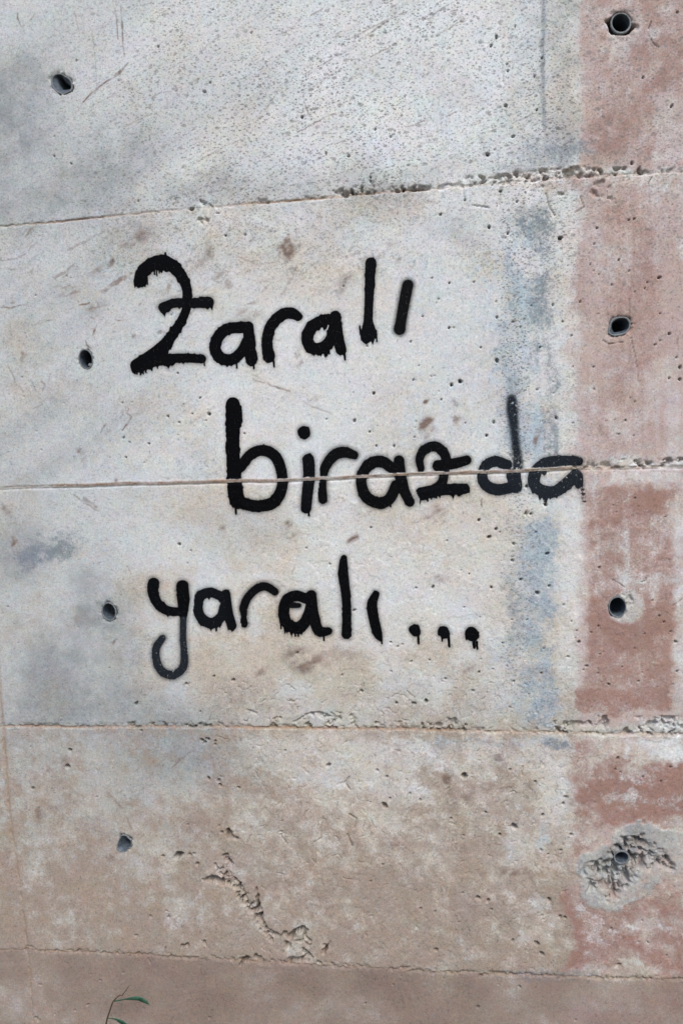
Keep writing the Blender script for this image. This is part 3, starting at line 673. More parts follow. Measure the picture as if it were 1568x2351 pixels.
# peeled skin on the fourth row: thin scales with a step at their edge
sc = fbm(X, Z, 0.035, 4, 95) + 0.25 * (fbm(X, Z, 0.2, 2, 97) - .5)
scm = sstep(0.50, 0.516, sc) * np.where(r4 | (row_of == 2), 1, 0.25) * sstep(380, 620, PX)
Hh -= 0.0006 * scm
M['pale'] += 0.16 * scm * np.where(r4, 1, .4)
# grout halo and broken lip of single holes
def halo(f, cx, cy, rx, ry, s):
    (a, b), = zp(f, [(cx, cy)])
    blob('pale', a, b, zs(f, rx), zs(f, ry), s, 10, 0.25, 0.5, patch=0.15)
    for ch in ('pink', 'deep'): blob(ch, a, b, zs(f, rx), zs(f, ry), 0.12, 10, 0.25, 0.5, 'mul')
halo('F', 1190, 1000, 118, 100, 0.2)
blob('grey', 1423, 1397, 52, 40, .35, 10, .4, .8)
for f, cx, cy, rx, ry, dpt in (('F', 1215, 985, 34, 62, .0045), ('R1', 1330, 950, 150, 150, .006), ('R2', 1290, 740, 120, 60, .003), ('R2', 1150, 560, 70, 90, .004), ('R3', 850, 430, 180, 60, .004)):
    (a, b), = zp(f, [(cx, cy)]); R = max(zs(f, rx), zs(f, ry)) + 4
    sl = win(a - R, b - R, a + R, b + R, 6)
    dd = np.hypot((PX[sl] - a) / zs(f, rx), (PY[sl] - b) / zs(f, ry)) + 1.2 * N_sml[sl]
    Hh[sl] -= (1 - sstep(.7, 1.1, dd)) * dpt * np.clip(.55 - rough[sl], .1, 1.5)
blob('grey', 240, 1405, 50, 42, .3, 0, .7)
# hair cracks
for f, pts in (('E', [(1210, 560, 1), (1212, 640, 1), (1205, 680, 1)]), ('E', [(1225, 810, 1), (1245, 900, 1), (1265, 1010, 1), (1268, 1100, 1)]), ('E', [(1040, 830, 1), (1080, 852, 1.5), (1180, 838, 1)]),
               ('E', [(1520, 820, 1), (1530, 900, 1), (1528, 950, 1)]), ('B', [(1410, 130, 2), (1420, 100, 2)]), ('B', [(1420, 180, 1.5), (1440, 205, 2), (1460, 215, 1)]), ('B', [(1100, 890, 2), (1115, 940, 2), (1080, 960, 1.5)]),
               ('B', [(945, 880, 2), (960, 940, 2.5), (985, 975, 2)]), ('B', [(570, 850, 2), (580, 910, 2)]), ('B', [(1410, 830, 2), (1425, 800, 2)]), ('B', [(735, 930, 2), (740, 880, 2.5)]), ('B', [(620, 930, 2), (690, 940, 2)]),
               ('K', [(1190, 350, 3), (1245, 320, 4), (1240, 240, 3), (1260, 140, 2)]), ('K', [(1170, 490, 3), (1195, 540, 3), (1200, 400, 2)]), ('K', [(890, 270, 4), (915, 262, 3)]), ('K', [(905, 310, 3), (950, 365, 3)]),
               ('J', [(55, 330, 4), (40, 360, 5), (60, 385, 3)]), ('J', [(60, 500, 4), (90, 520, 4), (80, 560, 3)]), ('J', [(50, 590, 3), (70, 640, 4)]), ('J', [(840, 280, 3), (835, 315, 4)]), ('I', [(1500, 60, 5), (1440, 40, 4), (1380, 48, 3)]),
               ('I', [(1330, 80, 4), (1390, 50, 3)]), ('I', [(750, 1100, 3), (748, 1125, 3)]), ('I', [(670, 1150, 3), (682, 1170, 3)]), ('I', [(1120, 25, 4), (1160, 40, 4)]), ('F', [(1100, 820, 1.5), (1160, 850, 1.5), (1180, 870, 1)]),
               ('F', [(1290, 840, 2), (1320, 830, 2), (1325, 810, 2)]), ('F', [(1500, 990, 1.5), (1560, 950, 1)]), ('G', [(1420, 0, 4), (1440, 0, 4)])):
    stroke(None, [(p[0], p[1], max(.7, zs(f, p[2]))) for p in zp(f, pts)], 0, 0.12, 0.9, relief=0.004)
for k in range(420):                                         # short flakes and curls on the coarse lower skin
    a, b = random.uniform(480, 1300), random.choice((random.uniform(1560, 1668), random.uniform(1690, 2235), random.uniform(1690, 2000)))
    ang = random.uniform(0, math.pi); ln = random.uniform(3, 11); q = random.uniform(-4, 4)
    stroke(None, [(a - math.cos(ang) * ln, b - math.sin(ang) * ln, .5), (a + q, b - q, random.uniform(.6, 1.3)), (a + math.cos(ang) * ln, b + math.sin(ang) * ln, .4)], 0, .6, 1.0, relief=random.uniform(.0008, .0032))

# ------------------------------------------------------------------ tie holes: openings in the wall
def ell(cx, cy, rx, ry, rot=0, n=28):
    c, s = math.cos(math.radians(rot)), math.sin(math.radians(rot))
    return [(cx + rx * math.cos(t) * c - ry * math.sin(t) * s, cy + rx * math.cos(t) * s + ry * math.sin(t) * c)
            for t in [2 * math.pi * k / n for k in range(n)]]


def reps(poly, n=40):
    """resample a closed outline by angle round its centre"""
    P = np.array(smooth_closed(poly, 6)); c = P.mean(0)
    a = np.arctan2(P[:, 1] - c[1], P[:, 0] - c[0]); r = np.hypot(P[:, 0] - c[0], P[:, 1] - c[1])
    o = np.argsort(a); a, r = a[o], r[o]
    t = np.linspace(-math.pi, math.pi, n, endpoint=False)
    rr = np.interp(t, a, r, period=2 * math.pi)
    return [(c[0] + q * math.cos(k), c[1] + q * math.sin(k)) for q, k in zip(rr, t)]


HOLES = {
    'L1': dict(hole=[(430, 590), (540, 460), (760, 430), (950, 540), (1120, 650), (1195, 800), (1205, 950), (1170, 1070), (1050, 1140), (850, 1215), (680, 1150), (520, 1040), (440, 880), (410, 720)],
               pinch=[(600, 500), (760, 470), (830, 600), (920, 720), (1110, 850), (1120, 950), (960, 985), (800, 990), (670, 850), (610, 650)], pd=0.006),
    'L2': dict(hole=ell(780, 800, 268, 375, -12), inner=ell(775, 805, 225, 330, -12), pinch=ell(775, 800, 220, 325, -12), pd=0.03),
    'L3': dict(hole=ell(785, 765, 268, 348, -14), inner=ell(785, 770, 222, 300, -14), pinch=ell(800, 765, 215, 290, -14), pd=0.03, blind=0.045),
    'L4': dict(hole=[(700, 490), (870, 490), (1010, 620), (1090, 680), (1100, 900), (1000, 980), (880, 1090), (700, 1125), (560, 1060), (530, 980), (570, 760), (650, 600)],
               pinch=[(760, 590), (850, 620), (960, 700), (1000, 820), (960, 950), (850, 1050), (740, 1040), (700, 900), (740, 700)], pd=0.006, blind=0.05),
    'R1': dict(hole=[(290, 710), (420, 610), (600, 450), (850, 370), (1120, 450), (1240, 640), (1260, 820), (1400, 930), (1250, 1080), (1050, 1250), (800, 1260), (620, 1230), (470, 1130), (390, 980)],
               pipe=ell(860, 780, 385, 395), inner=ell(860, 770, 318, 325), pinch=ell(860, 770, 315, 320), pd=0.03, sink=0.002),
    'R2': dict(hole=[(570, 510), (850, 470), (1090, 500), (1210, 700), (1160, 920), (1010, 1090), (750, 1170), (520, 1160), (370, 1040), (370, 900), (440, 710)],
               inner=[(520, 700), (690, 560), (870, 520), (1040, 550), (1140, 700), (1120, 880), (980, 1040), (680, 1110), (500, 1100), (450, 1000), (490, 850)],
               pinch=[(560, 720), (700, 580), (870, 540), (1030, 570), (1120, 700), (1110, 840), (990, 950), (650, 1020), (590, 950), (550, 850)], pd=0.009),
    'R3': dict(hole=ell(720, 840, 335, 390), inner=ell(725, 845, 290, 340), pinch=ell(725, 840, 285, 335), pd=0.03),
    'R4': dict(hole=ell(770, 810, 300, 250), inner=ell(765, 810, 240, 195), pinch=ell(765, 805, 235, 190), pd=0.03, sink=-0.002, blind=0.06)}
HOLE_DEPTH = 0.115
HOLE_MASK = np.zeros(X.shape, bool)
for f, h in HOLES.items():
    P = zp(f, reps(h['hole'], 48))
    wx, wz = p2w([p[0] for p in P], [p[1] for p in P])
    W = list(zip(wx, wz)); h['wall'] = W
    sl = span(wx.min() - .01, wx.max() + .01, wz.min() - .01, wz.max() + .01)
    d, qx, qz = poly_sd(X[sl], Z[sl], W)
    Hh[sl] -= np.exp(-np.clip(d, 0, 1) / .0028) * .0045 * np.clip(.25 - rough[sl] + CREV[sl] * .5, 0, 1.3)   # chipped lip
    k = np.abs(d) < STEP * 0.62
    X[sl] = np.where(k, qx, X[sl]); Z[sl] = np.where(k, qz, Z[sl])
    ins = (d < 0) & ~k
    bl = h.get('blind', HOLE_DEPTH)
    Hh[sl] = np.where(ins, -bl - 0.004, Hh[sl])
    HOLE_MASK[sl] |= ins
    h['y'] = float(-np.percentile(Hh[sl][k], 75))
Yw = -Hh

# ------------------------------------------------------------------ materials
def new_mat(name):
    m = bpy.data.materials.new(name); m.use_nodes = True
    nt = m.node_tree; nt.nodes.clear()
    out = nt.nodes.new('ShaderNodeOutputMaterial'); b = nt.nodes.new('ShaderNodeBsdfPrincipled')
    nt.links.new(b.outputs[0], out.inputs[0])
    return m, nt, b, out


class NB:
    def __init__(s, nt): s.nt = nt
    def n(s, t, **kw):
        x = s.nt.nodes.new(t)
        for k, v in kw.items(): setattr(x, k, v)
        return x
    def set(s, sock, v):
        if hasattr(v, 'is_output') or isinstance(v, bpy.types.NodeSocket): s.nt.links.new(v, sock)
        else: sock.default_value = v
    def math(s, op, a, b=0.0, c=0.0, clamp=False):
        x = s.n('ShaderNodeMath', operation=op, use_clamp=clamp)
        for i, v in enumerate((a, b, c)): s.set(x.inputs[i], v)
        return x.outputs[0]
    def mix(s, f, a, b, bt='MIX'):
        x = s.n('ShaderNodeMix', data_type='RGBA', blend_type=bt)
        s.set(x.inputs[0], f); s.set(x.inputs[6], a); s.set(x.inputs[7], b)
        return x.outputs[2]
    def noise(s, vec, scale, detail=3, rough=.55):
        x = s.n('ShaderNodeTexNoise'); s.set(x.inputs['Vector'], vec)
        x.inputs['Scale'].default_value = scale; x.inputs['Detail'].default_value = detail; x.inputs['Roughness'].default_value = rough
        return x.outputs['Fac']
    def ramp(s, v, lo, hi):
        x = s.n('ShaderNodeMapRange', interpolation_type='SMOOTHSTEP')
        s.set(x.inputs[0], v); x.inputs[1].default_value = lo; x.inputs[2].default_value = hi
        return x.outputs[0]
    def flat(s, vec):
        a = s.n('ShaderNodeSeparateXYZ'); s.set(a.inputs[0], vec); b = s.n('ShaderNodeCombineXYZ')
        s.nt.links.new(a.outputs[0], b.inputs[0]); s.nt.links.new(a.outputs[2], b.inputs[1])
        return b.outputs[0]
    def vor(s, vec, scale, feature='F1'):
        x = s.n('ShaderNodeTexVoronoi', feature=feature, voronoi_dimensions='2D'); vec = s.flat(vec); s.set(x.inputs['Vector'], vec); x.inputs['Scale'].default_value = scale
        return x


def rgb(r, g, b):
    f = lambda v: ((v / 255 + .055) / 1.055) ** 2.4 if v > 10 else v / 255 / 12.92
    return (f(r) * .62, f(g) * .62, f(b) * .62, 1)          # picture tone -> real albedo at this exposure


ATT = [('stain_a', ('pink', 'deep', 'blue', 'slate')), ('stain_b', ('dirt', 'pale', 'grey', 'speck')), ('stain_c', ('ochre', 'smear_shade', 'soot', 'sand'))]
mat_c, nt, bs, out = new_mat('cast_concrete')
q = NB(nt)
tc = q.n('ShaderNodeTexCoord'); P0 = tc.outputs['Object']
ch = {}
for an, names in ATT:
    a = q.n('ShaderNodeAttribute', attribute_name=an); sp = q.n('ShaderNodeSeparateColor')
    nt.links.new(a.outputs['Color'], sp.inputs[0])
    for i in range(3): ch[names[i]] = sp.outputs[i]
    ch[names[3]] = a.outputs['Alpha']
PIG = dict(base=rgb(214, 217, 217), sand=rgb(204, 195, 180), blue=rgb(182, 199, 210), grey=rgb(152, 158, 160), dirt=rgb(162, 147, 134), pink=rgb(187, 168, 162), deep=rgb(156, 124, 113),
           pale=rgb(224, 228, 229), slate=rgb(130, 140, 147), smear_shade=rgb(126, 107, 98), ochre=rgb(158, 132, 110), soot=rgb(70, 66, 62))
fine = q.noise(P0, 230, 3, .7); med = q.noise(P0, 60, 5, .7); grain = q.noise(P0, 480, 2, .7)
c = PIG['base']
mot1 = q.noise(P0, 34, 8, .72); mot2 = q.noise(P0, 90, 5, .7); mot3 = q.noise(P0, 260, 3, .7)
for k in ('sand', 'grey', 'blue', 'dirt', 'pink', 'deep', 'slate', 'pale', 'smear_shade', 'ochre', 'soot'):
    if k == 'grey':
        f = q.math('MULTIPLY', ch[k], q.math('MULTIPLY_ADD', q.math('SUBTRACT', mot1, .5), 1.3, .95), clamp=True)
    elif k in ('ochre', 'soot', 'smear_shade'):
        f = q.math('MULTIPLY', ch[k], q.math('MULTIPLY_ADD', mot3, .8, .6), clamp=True)
    else:                                                    # ragged, many-scaled edges instead of an even veil
        nn = mot2 if k in ('smear_shade', 'slate', 'blue') else mot1
        t = q.math('ADD', ch[k], q.math('MULTIPLY', q.math('SUBTRACT', nn, .5), 2.2 if k in ('slate', 'blue') else 1.5))
        t = q.math('ADD', t, q.math('MULTIPLY', q.math('SUBTRACT', mot3, .5), 1.6 if k in ('slate', 'blue') else 1.1))
        f = q.math('MULTIPLY', q.ramp(t, .05, .95), q.ramp(ch[k], 0.0, .3))
        f = q.math('MULTIPLY', f, q.math('MULTIPLY_ADD', ch[k], .35, .65), clamp=True)
    c = q.mix(f, c, PIG[k])
# little dark specks, drawn out along the board's rubbing direction
mp = q.n('ShaderNodeMapping'); mp.inputs['Rotation'].default_value = (0, math.radians(32), 0); mp.inputs['Scale'].default_value = (0.62, 1, 1)
nt.links.new(P0, mp.inputs[0])
wv = q.n('ShaderNodeVectorMath', operation='MULTIPLY_ADD'); nz = q.n('ShaderNodeTexNoise'); nz.inputs['Scale'].default_value = 300
nt.links.new(P0, nz.inputs[0]); nt.links.new(nz.outputs['Color'], wv.inputs[0]); wv.inputs[1].default_value = (.003,) * 3; nt.links.new(mp.outputs[0], wv.inputs[2])
for sc_, thr, pick, st in ((150, .22, .35, .75), (250, .28, .35, .7), (70, .17, .55, .65), (340, .3, .5, .5)):
    v = q.vor(wv.outputs[0], sc_)
    sel = q.n('ShaderNodeSeparateColor'); nt.links.new(v.outputs['Color'], sel.inputs[0])
    on = q.math('GREATER_THAN', sel.outputs[0], pick)
    rad = q.math('MULTIPLY', sel.outputs[1], thr)
    dot = q.math('MULTIPLY', q.math('SUBTRACT', 1.0, q.ramp(q.math('SUBTRACT', v.outputs['Distance'], rad), -.03, .13)), on)
    c = q.mix(q.math('MULTIPLY', q.math('MULTIPLY', dot, ch['speck']), st, clamp=True), c, rgb(116, 116, 114))
tone = q.math('ADD', q.math('MULTIPLY_ADD', q.math('SUBTRACT', fine, .5), .62, 1.0), q.math('MULTIPLY', q.math('SUBTRACT', med, .5), .34))
tone = q.math('ADD', tone, q.math('MULTIPLY', q.math('SUBTRACT', grain, .5), .55))
fl = q.noise(P0, 150, 3, .65); fl2 = q.noise(P0, 310, 2, .6)
tone = q.math('SUBTRACT', tone, q.math('MULTIPLY', q.math('SUBTRACT', 1.0, q.ramp(fl, .30, .42)), .30))
tone = q.math('ADD', tone, q.math('MULTIPLY', q.ramp(fl, .60, .72), .12))
tone = q.math('SUBTRACT', tone, q.math('MULTIPLY', q.math('SUBTRACT', 1.0, q.ramp(fl2, .30, .40)), .28))
hu = q.math('ADD', q.math('MULTIPLY', q.math('SUBTRACT', q.noise(P0, 14, 5, .65), .5), .20), q.math('MULTIPLY', q.math('SUBTRACT', q.noise(P0, 75, 4, .65), .5), .22))
hv = q.math('ADD', q.math('MULTIPLY', q.math('SUBTRACT', q.noise(wv.outputs[0], 19, 5, .65), .5), .10), q.math('MULTIPLY', q.math('SUBTRACT', q.noise(wv.outputs[0], 95, 4, .65), .5), .10))
cm = q.n('ShaderNodeCombineColor')                           # slight drift between warm and cool, pinkish and greenish cement
nt.links.new(q.math('MULTIPLY', tone, q.math('ADD', q.math('ADD', 1.0, hu), hv)), cm.inputs[0])
nt.links.new(q.math('MULTIPLY', tone, q.math('SUBTRACT', 1.0, hv)), cm.inputs[1])
nt.links.new(q.math('MULTIPLY', tone, q.math('ADD', q.math('SUBTRACT', 1.0, hu), hv)), cm.inputs[2])
c = q.mix(1.0, c, cm.outputs[0], 'MULTIPLY')
nt.links.new(c, bs.inputs['Base Color'])
bs.inputs['Roughness'].default_value = .82
bs.inputs['Specular IOR Level'].default_value = .25
bp = q.n('ShaderNodeBump'); bp.inputs['Strength'].default_value = .5; bp.inputs['Distance'].default_value = .0006
nt.links.new(q.math('ADD', q.noise(P0, 420, 4, .65), q.math('MULTIPLY', q.noise(P0, 120, 3), .8)), bp.inputs['Height'])
nt.links.new(bp.outputs[0], bs.inputs['Normal'])

mat_p, nt, bs, out = new_mat('black_spray_paint')
q = NB(nt)
P0 = q.n('ShaderNodeTexCoord').outputs['Object']
a = q.n('ShaderNodeAttribute', attribute_name='paint'); sp = q.n('ShaderNodeSeparateColor'); nt.links.new(a.outputs['Color'], sp.inputs[0])
dist, fadev, fuzz = sp.outputs[0], sp.outputs[1], sp.outputs[2]        # distance to the stroke edge in mm (negative inside)
n1 = q.noise(P0, 500, 3, .7); n2 = q.noise(P0, 1400, 2, .7); n3 = q.noise(P0, 160, 4, .7)
de = q.math('ADD', dist, q.math('MULTIPLY', q.math('SUBTRACT', n1, .5), 2.2))
core = q.math('SUBTRACT', 1.0, q.ramp(de, -.7, .8))
core = q.math('MULTIPLY', core, q.math('SUBTRACT', 1.0, q.math('MULTIPLY', fuzz, .25)))
hal = q.math('MULTIPLY', q.math('POWER', q.math('SUBTRACT', 1.0, q.ramp(dist, -1.5, 14.0)), 3.2), q.math('MULTIPLY_ADD', fuzz, 1.5, .16))
hal = q.math('MULTIPLY', hal, q.math('MULTIPLY_ADD', q.math('SUBTRACT', n2, .5), 3.0, 1.0))
# worn film: tiny chips, and hairline crazing
thin = q.ramp(q.math('ADD', q.math('MULTIPLY', n1, .5), q.math('MULTIPLY', n3, .5)), .36, .50)
vd = q.vor(P0, 75, 'DISTANCE_TO_EDGE'); craze = q.math('SUBTRACT', 1.0, q.ramp(vd.outputs['Distance'], .004, .03))
craze = q.math('MULTIPLY', craze, q.math('MULTIPLY', q.ramp(n3, .5, .64), .3))
nm = q.math('ADD', q.math('MULTIPLY', n1, .4), q.math('MULTIPLY', n3, .6))
chip = q.ramp(q.math('SUBTRACT', nm, q.math('MULTIPLY_ADD', fadev, .34, .24)), -.03, .04)
keep = q.math('MULTIPLY', q.math('SUBTRACT', 1.0, q.math('MULTIPLY', fadev, .14)), chip)
keep = q.math('MULTIPLY', keep, q.math('SUBTRACT', 1.0, q.ramp(fadev, .9, 1.0)))
al = q.math('MULTIPLY', q.math('MAXIMUM', core, hal), keep, clamp=True)
al = q.math('MULTIPLY', al, q.math('SUBTRACT', 1.0, craze), clamp=True)
nt.links.new(al, bs.inputs['Alpha'])
nt.links.new(q.mix(q.math('MULTIPLY', fadev, .6, clamp=True), rgb(3, 3, 5), rgb(60, 72, 86)), bs.inputs['Base Color'])
bs.inputs['Roughness'].default_value = .6
bs.inputs['Specular IOR Level'].default_value = .04
bp = q.n('ShaderNodeBump'); bp.inputs['Strength'].default_value = .5; bp.inputs['Distance'].default_value = .0005
nt.links.new(n1, bp.inputs['Height']); nt.links.new(bp.outputs[0], bs.inputs['Normal'])


def simple(name, c1, c2, scale, rough, spec=.4, bump=.0):
    m, nt, bs, out = new_mat(name); q = NB(nt)
    P0 = q.n('ShaderNodeTexCoord').outputs['Object']
    n = q.noise(P0, scale, 4, .6)
    nt.links.new(q.mix(q.ramp(n, .35, .65), c1, c2), bs.inputs['Base Color'])
    bs.inputs['Roughness'].default_value = rough; bs.inputs['Specular IOR Level'].default_value = spec
    if bump:
        bp = q.n('ShaderNodeBump'); bp.inputs['Distance'].default_value = bump; nt.links.new(n, bp.inputs['Height']); nt.links.new(bp.outputs[0], bs.inputs['Normal'])
    return m


mat_pipe = simple('grey_plastic_pipe', rgb(74, 84, 95), rgb(100, 110, 120), 160, .42, .45)
mat_rim = simple('dusty_pipe_rim', rgb(98, 104, 108), rgb(134, 138, 140), 300, .7, .3)
mat_soil = simple('dry_soil', rgb(120, 104, 86), rgb(146, 130, 110), 6, .95, .1, .01)
mat_stem = simple('woody_stem', rgb(66, 54, 46), rgb(86, 72, 58), 200, .7, .2)
mat_leaf = simple('green_leaf', rgb(34, 74, 56), rgb(56, 100, 78), 90, .5, .4)


def mesh_obj(name, verts, faces, mat, parent=None, smooth=True):
    me = bpy.data.meshes.new(name); me.from_pydata(verts, [], faces); me.update()
    if smooth: me.polygons.foreach_set('use_smooth', [True] * len(me.polygons))
    o = bpy.data.objects.new(name, me); col.objects.link(o)
    for m in (mat if isinstance(mat, list) else [mat]): me.materials.append(m)
    o.parent = parent
    return o


def grid_mesh(name, co, quads, mat, parent, attrs):
    nv, nf = len(co), len(quads)
    me = bpy.data.meshes.new(name)
    me.vertices.add(nv); me.vertices.foreach_set('co', co.astype(np.float32).ravel())
    me.loops.add(nf * 4); me.loops.foreach_set('vertex_index', quads.astype(np.int32).ravel())
    me.polygons.add(nf); me.polygons.foreach_set('loop_start', np.arange(0, nf * 4, 4, dtype=np.int32))
    me.polygons.foreach_set('use_smooth', np.ones(nf, bool))
    me.update(calc_edges=True)
    for an, v in attrs.items():
        at = me.attributes.new(an, 'FLOAT_COLOR', 'POINT'); at.data.foreach_set('color', v.astype(np.float32).ravel())
    me.materials.append(mat)
    o = bpy.data.objects.new(name, me); col.objects.link(o); o.parent = parent
    return o


# ------------------------------------------------------------------ ground
me = bpy.data.meshes.new('ground')
gs = [-300, -60, -15, -5, -2.5, -1.2, -.6, 0, .6, 1.2, 2.5, 5, 15, 60, 300]
gv = [(x, y - .4, -0.004 + (0.02 * (random.random() - .5) if max(abs(x), abs(y)) < 20 and abs(y - .4) > .5 else 0)) for y in gs for x in gs]
n_ = len(gs)
gnd = mesh_obj('ground', gv, [(j * n_ + i, j * n_ + i + 1, (j + 1) * n_ + i + 1, (j + 1) * n_ + i) for j in range(n_ - 1) for i in range(n_ - 1)], mat_soil)
gnd['kind'] = 'structure'; gnd['label'] = 'bare dry soil at the foot of the wall'

# ------------------------------------------------------------------ the wall and its boards' faces
wall = bpy.data.objects.new('concrete_wall', None); col.objects.link(wall)
wall['label'] = 'weathered board-cast concrete wall with tie holes, rust strip and black graffiti'
wall['category'] = 'wall'; wall['kind'] = 'thing'
chan = {an: np.stack([np.clip(M[k], 0, 1) for k in names], -1) for an, names in ATT}
WALL_T = 0.32
for j in range(len(ROWS) - 1):
    for i in range(len(COLS) - 1):
        a0, a1 = np.searchsorted(gz, ROWS[j] - 1e-6), np.searchsorted(gz, ROWS[j + 1] - 1e-6)
        b0, b1 = np.searchsorted(gx, COLS[i] - 1e-6), np.searchsorted(gx, COLS[i + 1] - 1e-6)
        sl = (slice(a0, a1 + 1), slice(b0, b1 + 1))
        co = np.stack([X[sl], Yw[sl], Z[sl]], -1).reshape(-1, 3)
        nx, nz = b1 - b0 + 1, a1 - a0 + 1
        ii, jj = np.meshgrid(np.arange(nx - 1), np.arange(nz - 1)); v0 = (jj * nx + ii).ravel()
        quads = np.stack([v0, v0 + 1, v0 + nx + 1, v0 + nx], -1)
        grid_mesh('concrete_panel', co, quads, mat_c, wall, {an: chan[an][sl].reshape(-1, 4) for an, _ in ATT})
# body of the wall behind the faces: top, ends and back
x0, x1, zt = COLS[0], COLS[-1], ROWS[-1]
cv = [(x0, 0.002, 0), (x1, 0.002, 0), (x1, WALL_T, 0), (x0, WALL_T, 0), (x0, 0.002, zt), (x1, 0.002, zt), (x1, WALL_T, zt), (x0, WALL_T, zt)]
core = mesh_obj('wall_body', cv, [(4, 5, 6, 7), (0, 4, 7, 3), (1, 2, 6, 5), (2, 3, 7, 6)], mat_c, wall, False)

# ------------------------------------------------------------------ plastic sleeves in the tie holes
SL_LABEL = {'L1': 'dark plastic sleeve squashed to a bent slit', 'L2': 'dark sleeve with a chip of pale mortar in its mouth', 'L3': 'shallow sleeve with grey bottom showing',
            'L4': 'sleeve crumpled to a lopsided five-sided mouth', 'R1': 'round sleeve standing in an open broken gap', 'R2': 'sleeve squeezed to a teardrop mouth', 'R3': 'round sleeve in a pale grout halo', 'R4': 'narrow sleeve in the middle of the crumbled crater'}
for f, h in HOLES.items():
    ns = 48
    pipe = reps(h.get('pipe', h['hole']), ns)
    def inset(poly, k):
        c = np.mean(poly, 0); return [tuple(c + (np.array(p) - c) * k) for p in poly]
    inner = reps(h['inner'], ns) if 'inner' in h else inset(pipe, .86)
    pinch = reps(h['pinch'], ns)
    y0 = h['y'] + h.get('sink', 0) - 0.0012
    bl = h.get('blind', HOLE_DEPTH)
    rings = []
    for poly, y in ((pipe, y0 + .004), (pipe, y0 + .0004), (inset(pipe, .97), y0), (inset(inner, 1.03), y0), (inner, y0 + .001), (pinch, y0 + h['pd']), (pinch, y0 + bl - .002)):
        P = zp(f, poly); wx, wz = p2w([p[0] for p in P], [p[1] for p in P])
        wob = [0.0004 * math.sin(3 * k + len(rings)) for k in range(ns)]
        rings.append([(wx[k], y + wob[k], wz[k]) for k in range(ns)])
    verts = [v for r in rings for v in r]
    nr = len(rings)
    faces = [(r * ns + k, r * ns + (k + 1) % ns, (r + 1) * ns + (k + 1) % ns, (r + 1) * ns + k) for r in range(nr - 1) for k in range(ns)]
    faces.append([(nr - 1) * ns + k for k in range(ns)])
    o = mesh_obj('pipe_sleeve', verts, faces, [mat_pipe, mat_rim], wall)
    for k, p in enumerate(o.data.polygons):
        if k < 4 * ns: p.material_index = 1
    o['label'] = SL_LABEL[f]
# loose bit of mortar stuck in one sleeve
(a, b), = zp('L2', [(880, 1005)])
wx, wz = p2w(a, b)
mv = []; mf = []
for k, (t, r) in enumerate([(0, 1)] + [(1, 1)] * 6 + [(2, 1)] * 6 + [(3, 1)]):
    if t == 0: mv.append((wx, 0.0035, wz))
    elif t == 3: mv.append((wx + .001, 0.016, wz - .001))
    else:
        an = (k - 1 if t == 1 else k - 7) * math.pi / 3 + (.3 if t == 2 else 0); rr = (.0034 if t == 1 else .0048) * random.uniform(.75, 1.2)
        mv.append((wx + rr * math.cos(an), 0.0042 if t == 1 else .010, wz + rr * .9 * math.sin(an)))
mf = [(0, 1 + k, 1 + (k + 1) % 6) for k in range(6)] + [(1 + k, 7 + k, 7 + (k + 1) % 6, 1 + (k + 1) % 6) for k in range(6)] + [(13, 7 + (k + 1) % 6, 7 + k) for k in range(6)]
mo = mesh_obj('mortar_chip', mv, mf, mat_c, wall, False)
mo['label'] = 'pale chip of mortar lodged in a sleeve mouth'

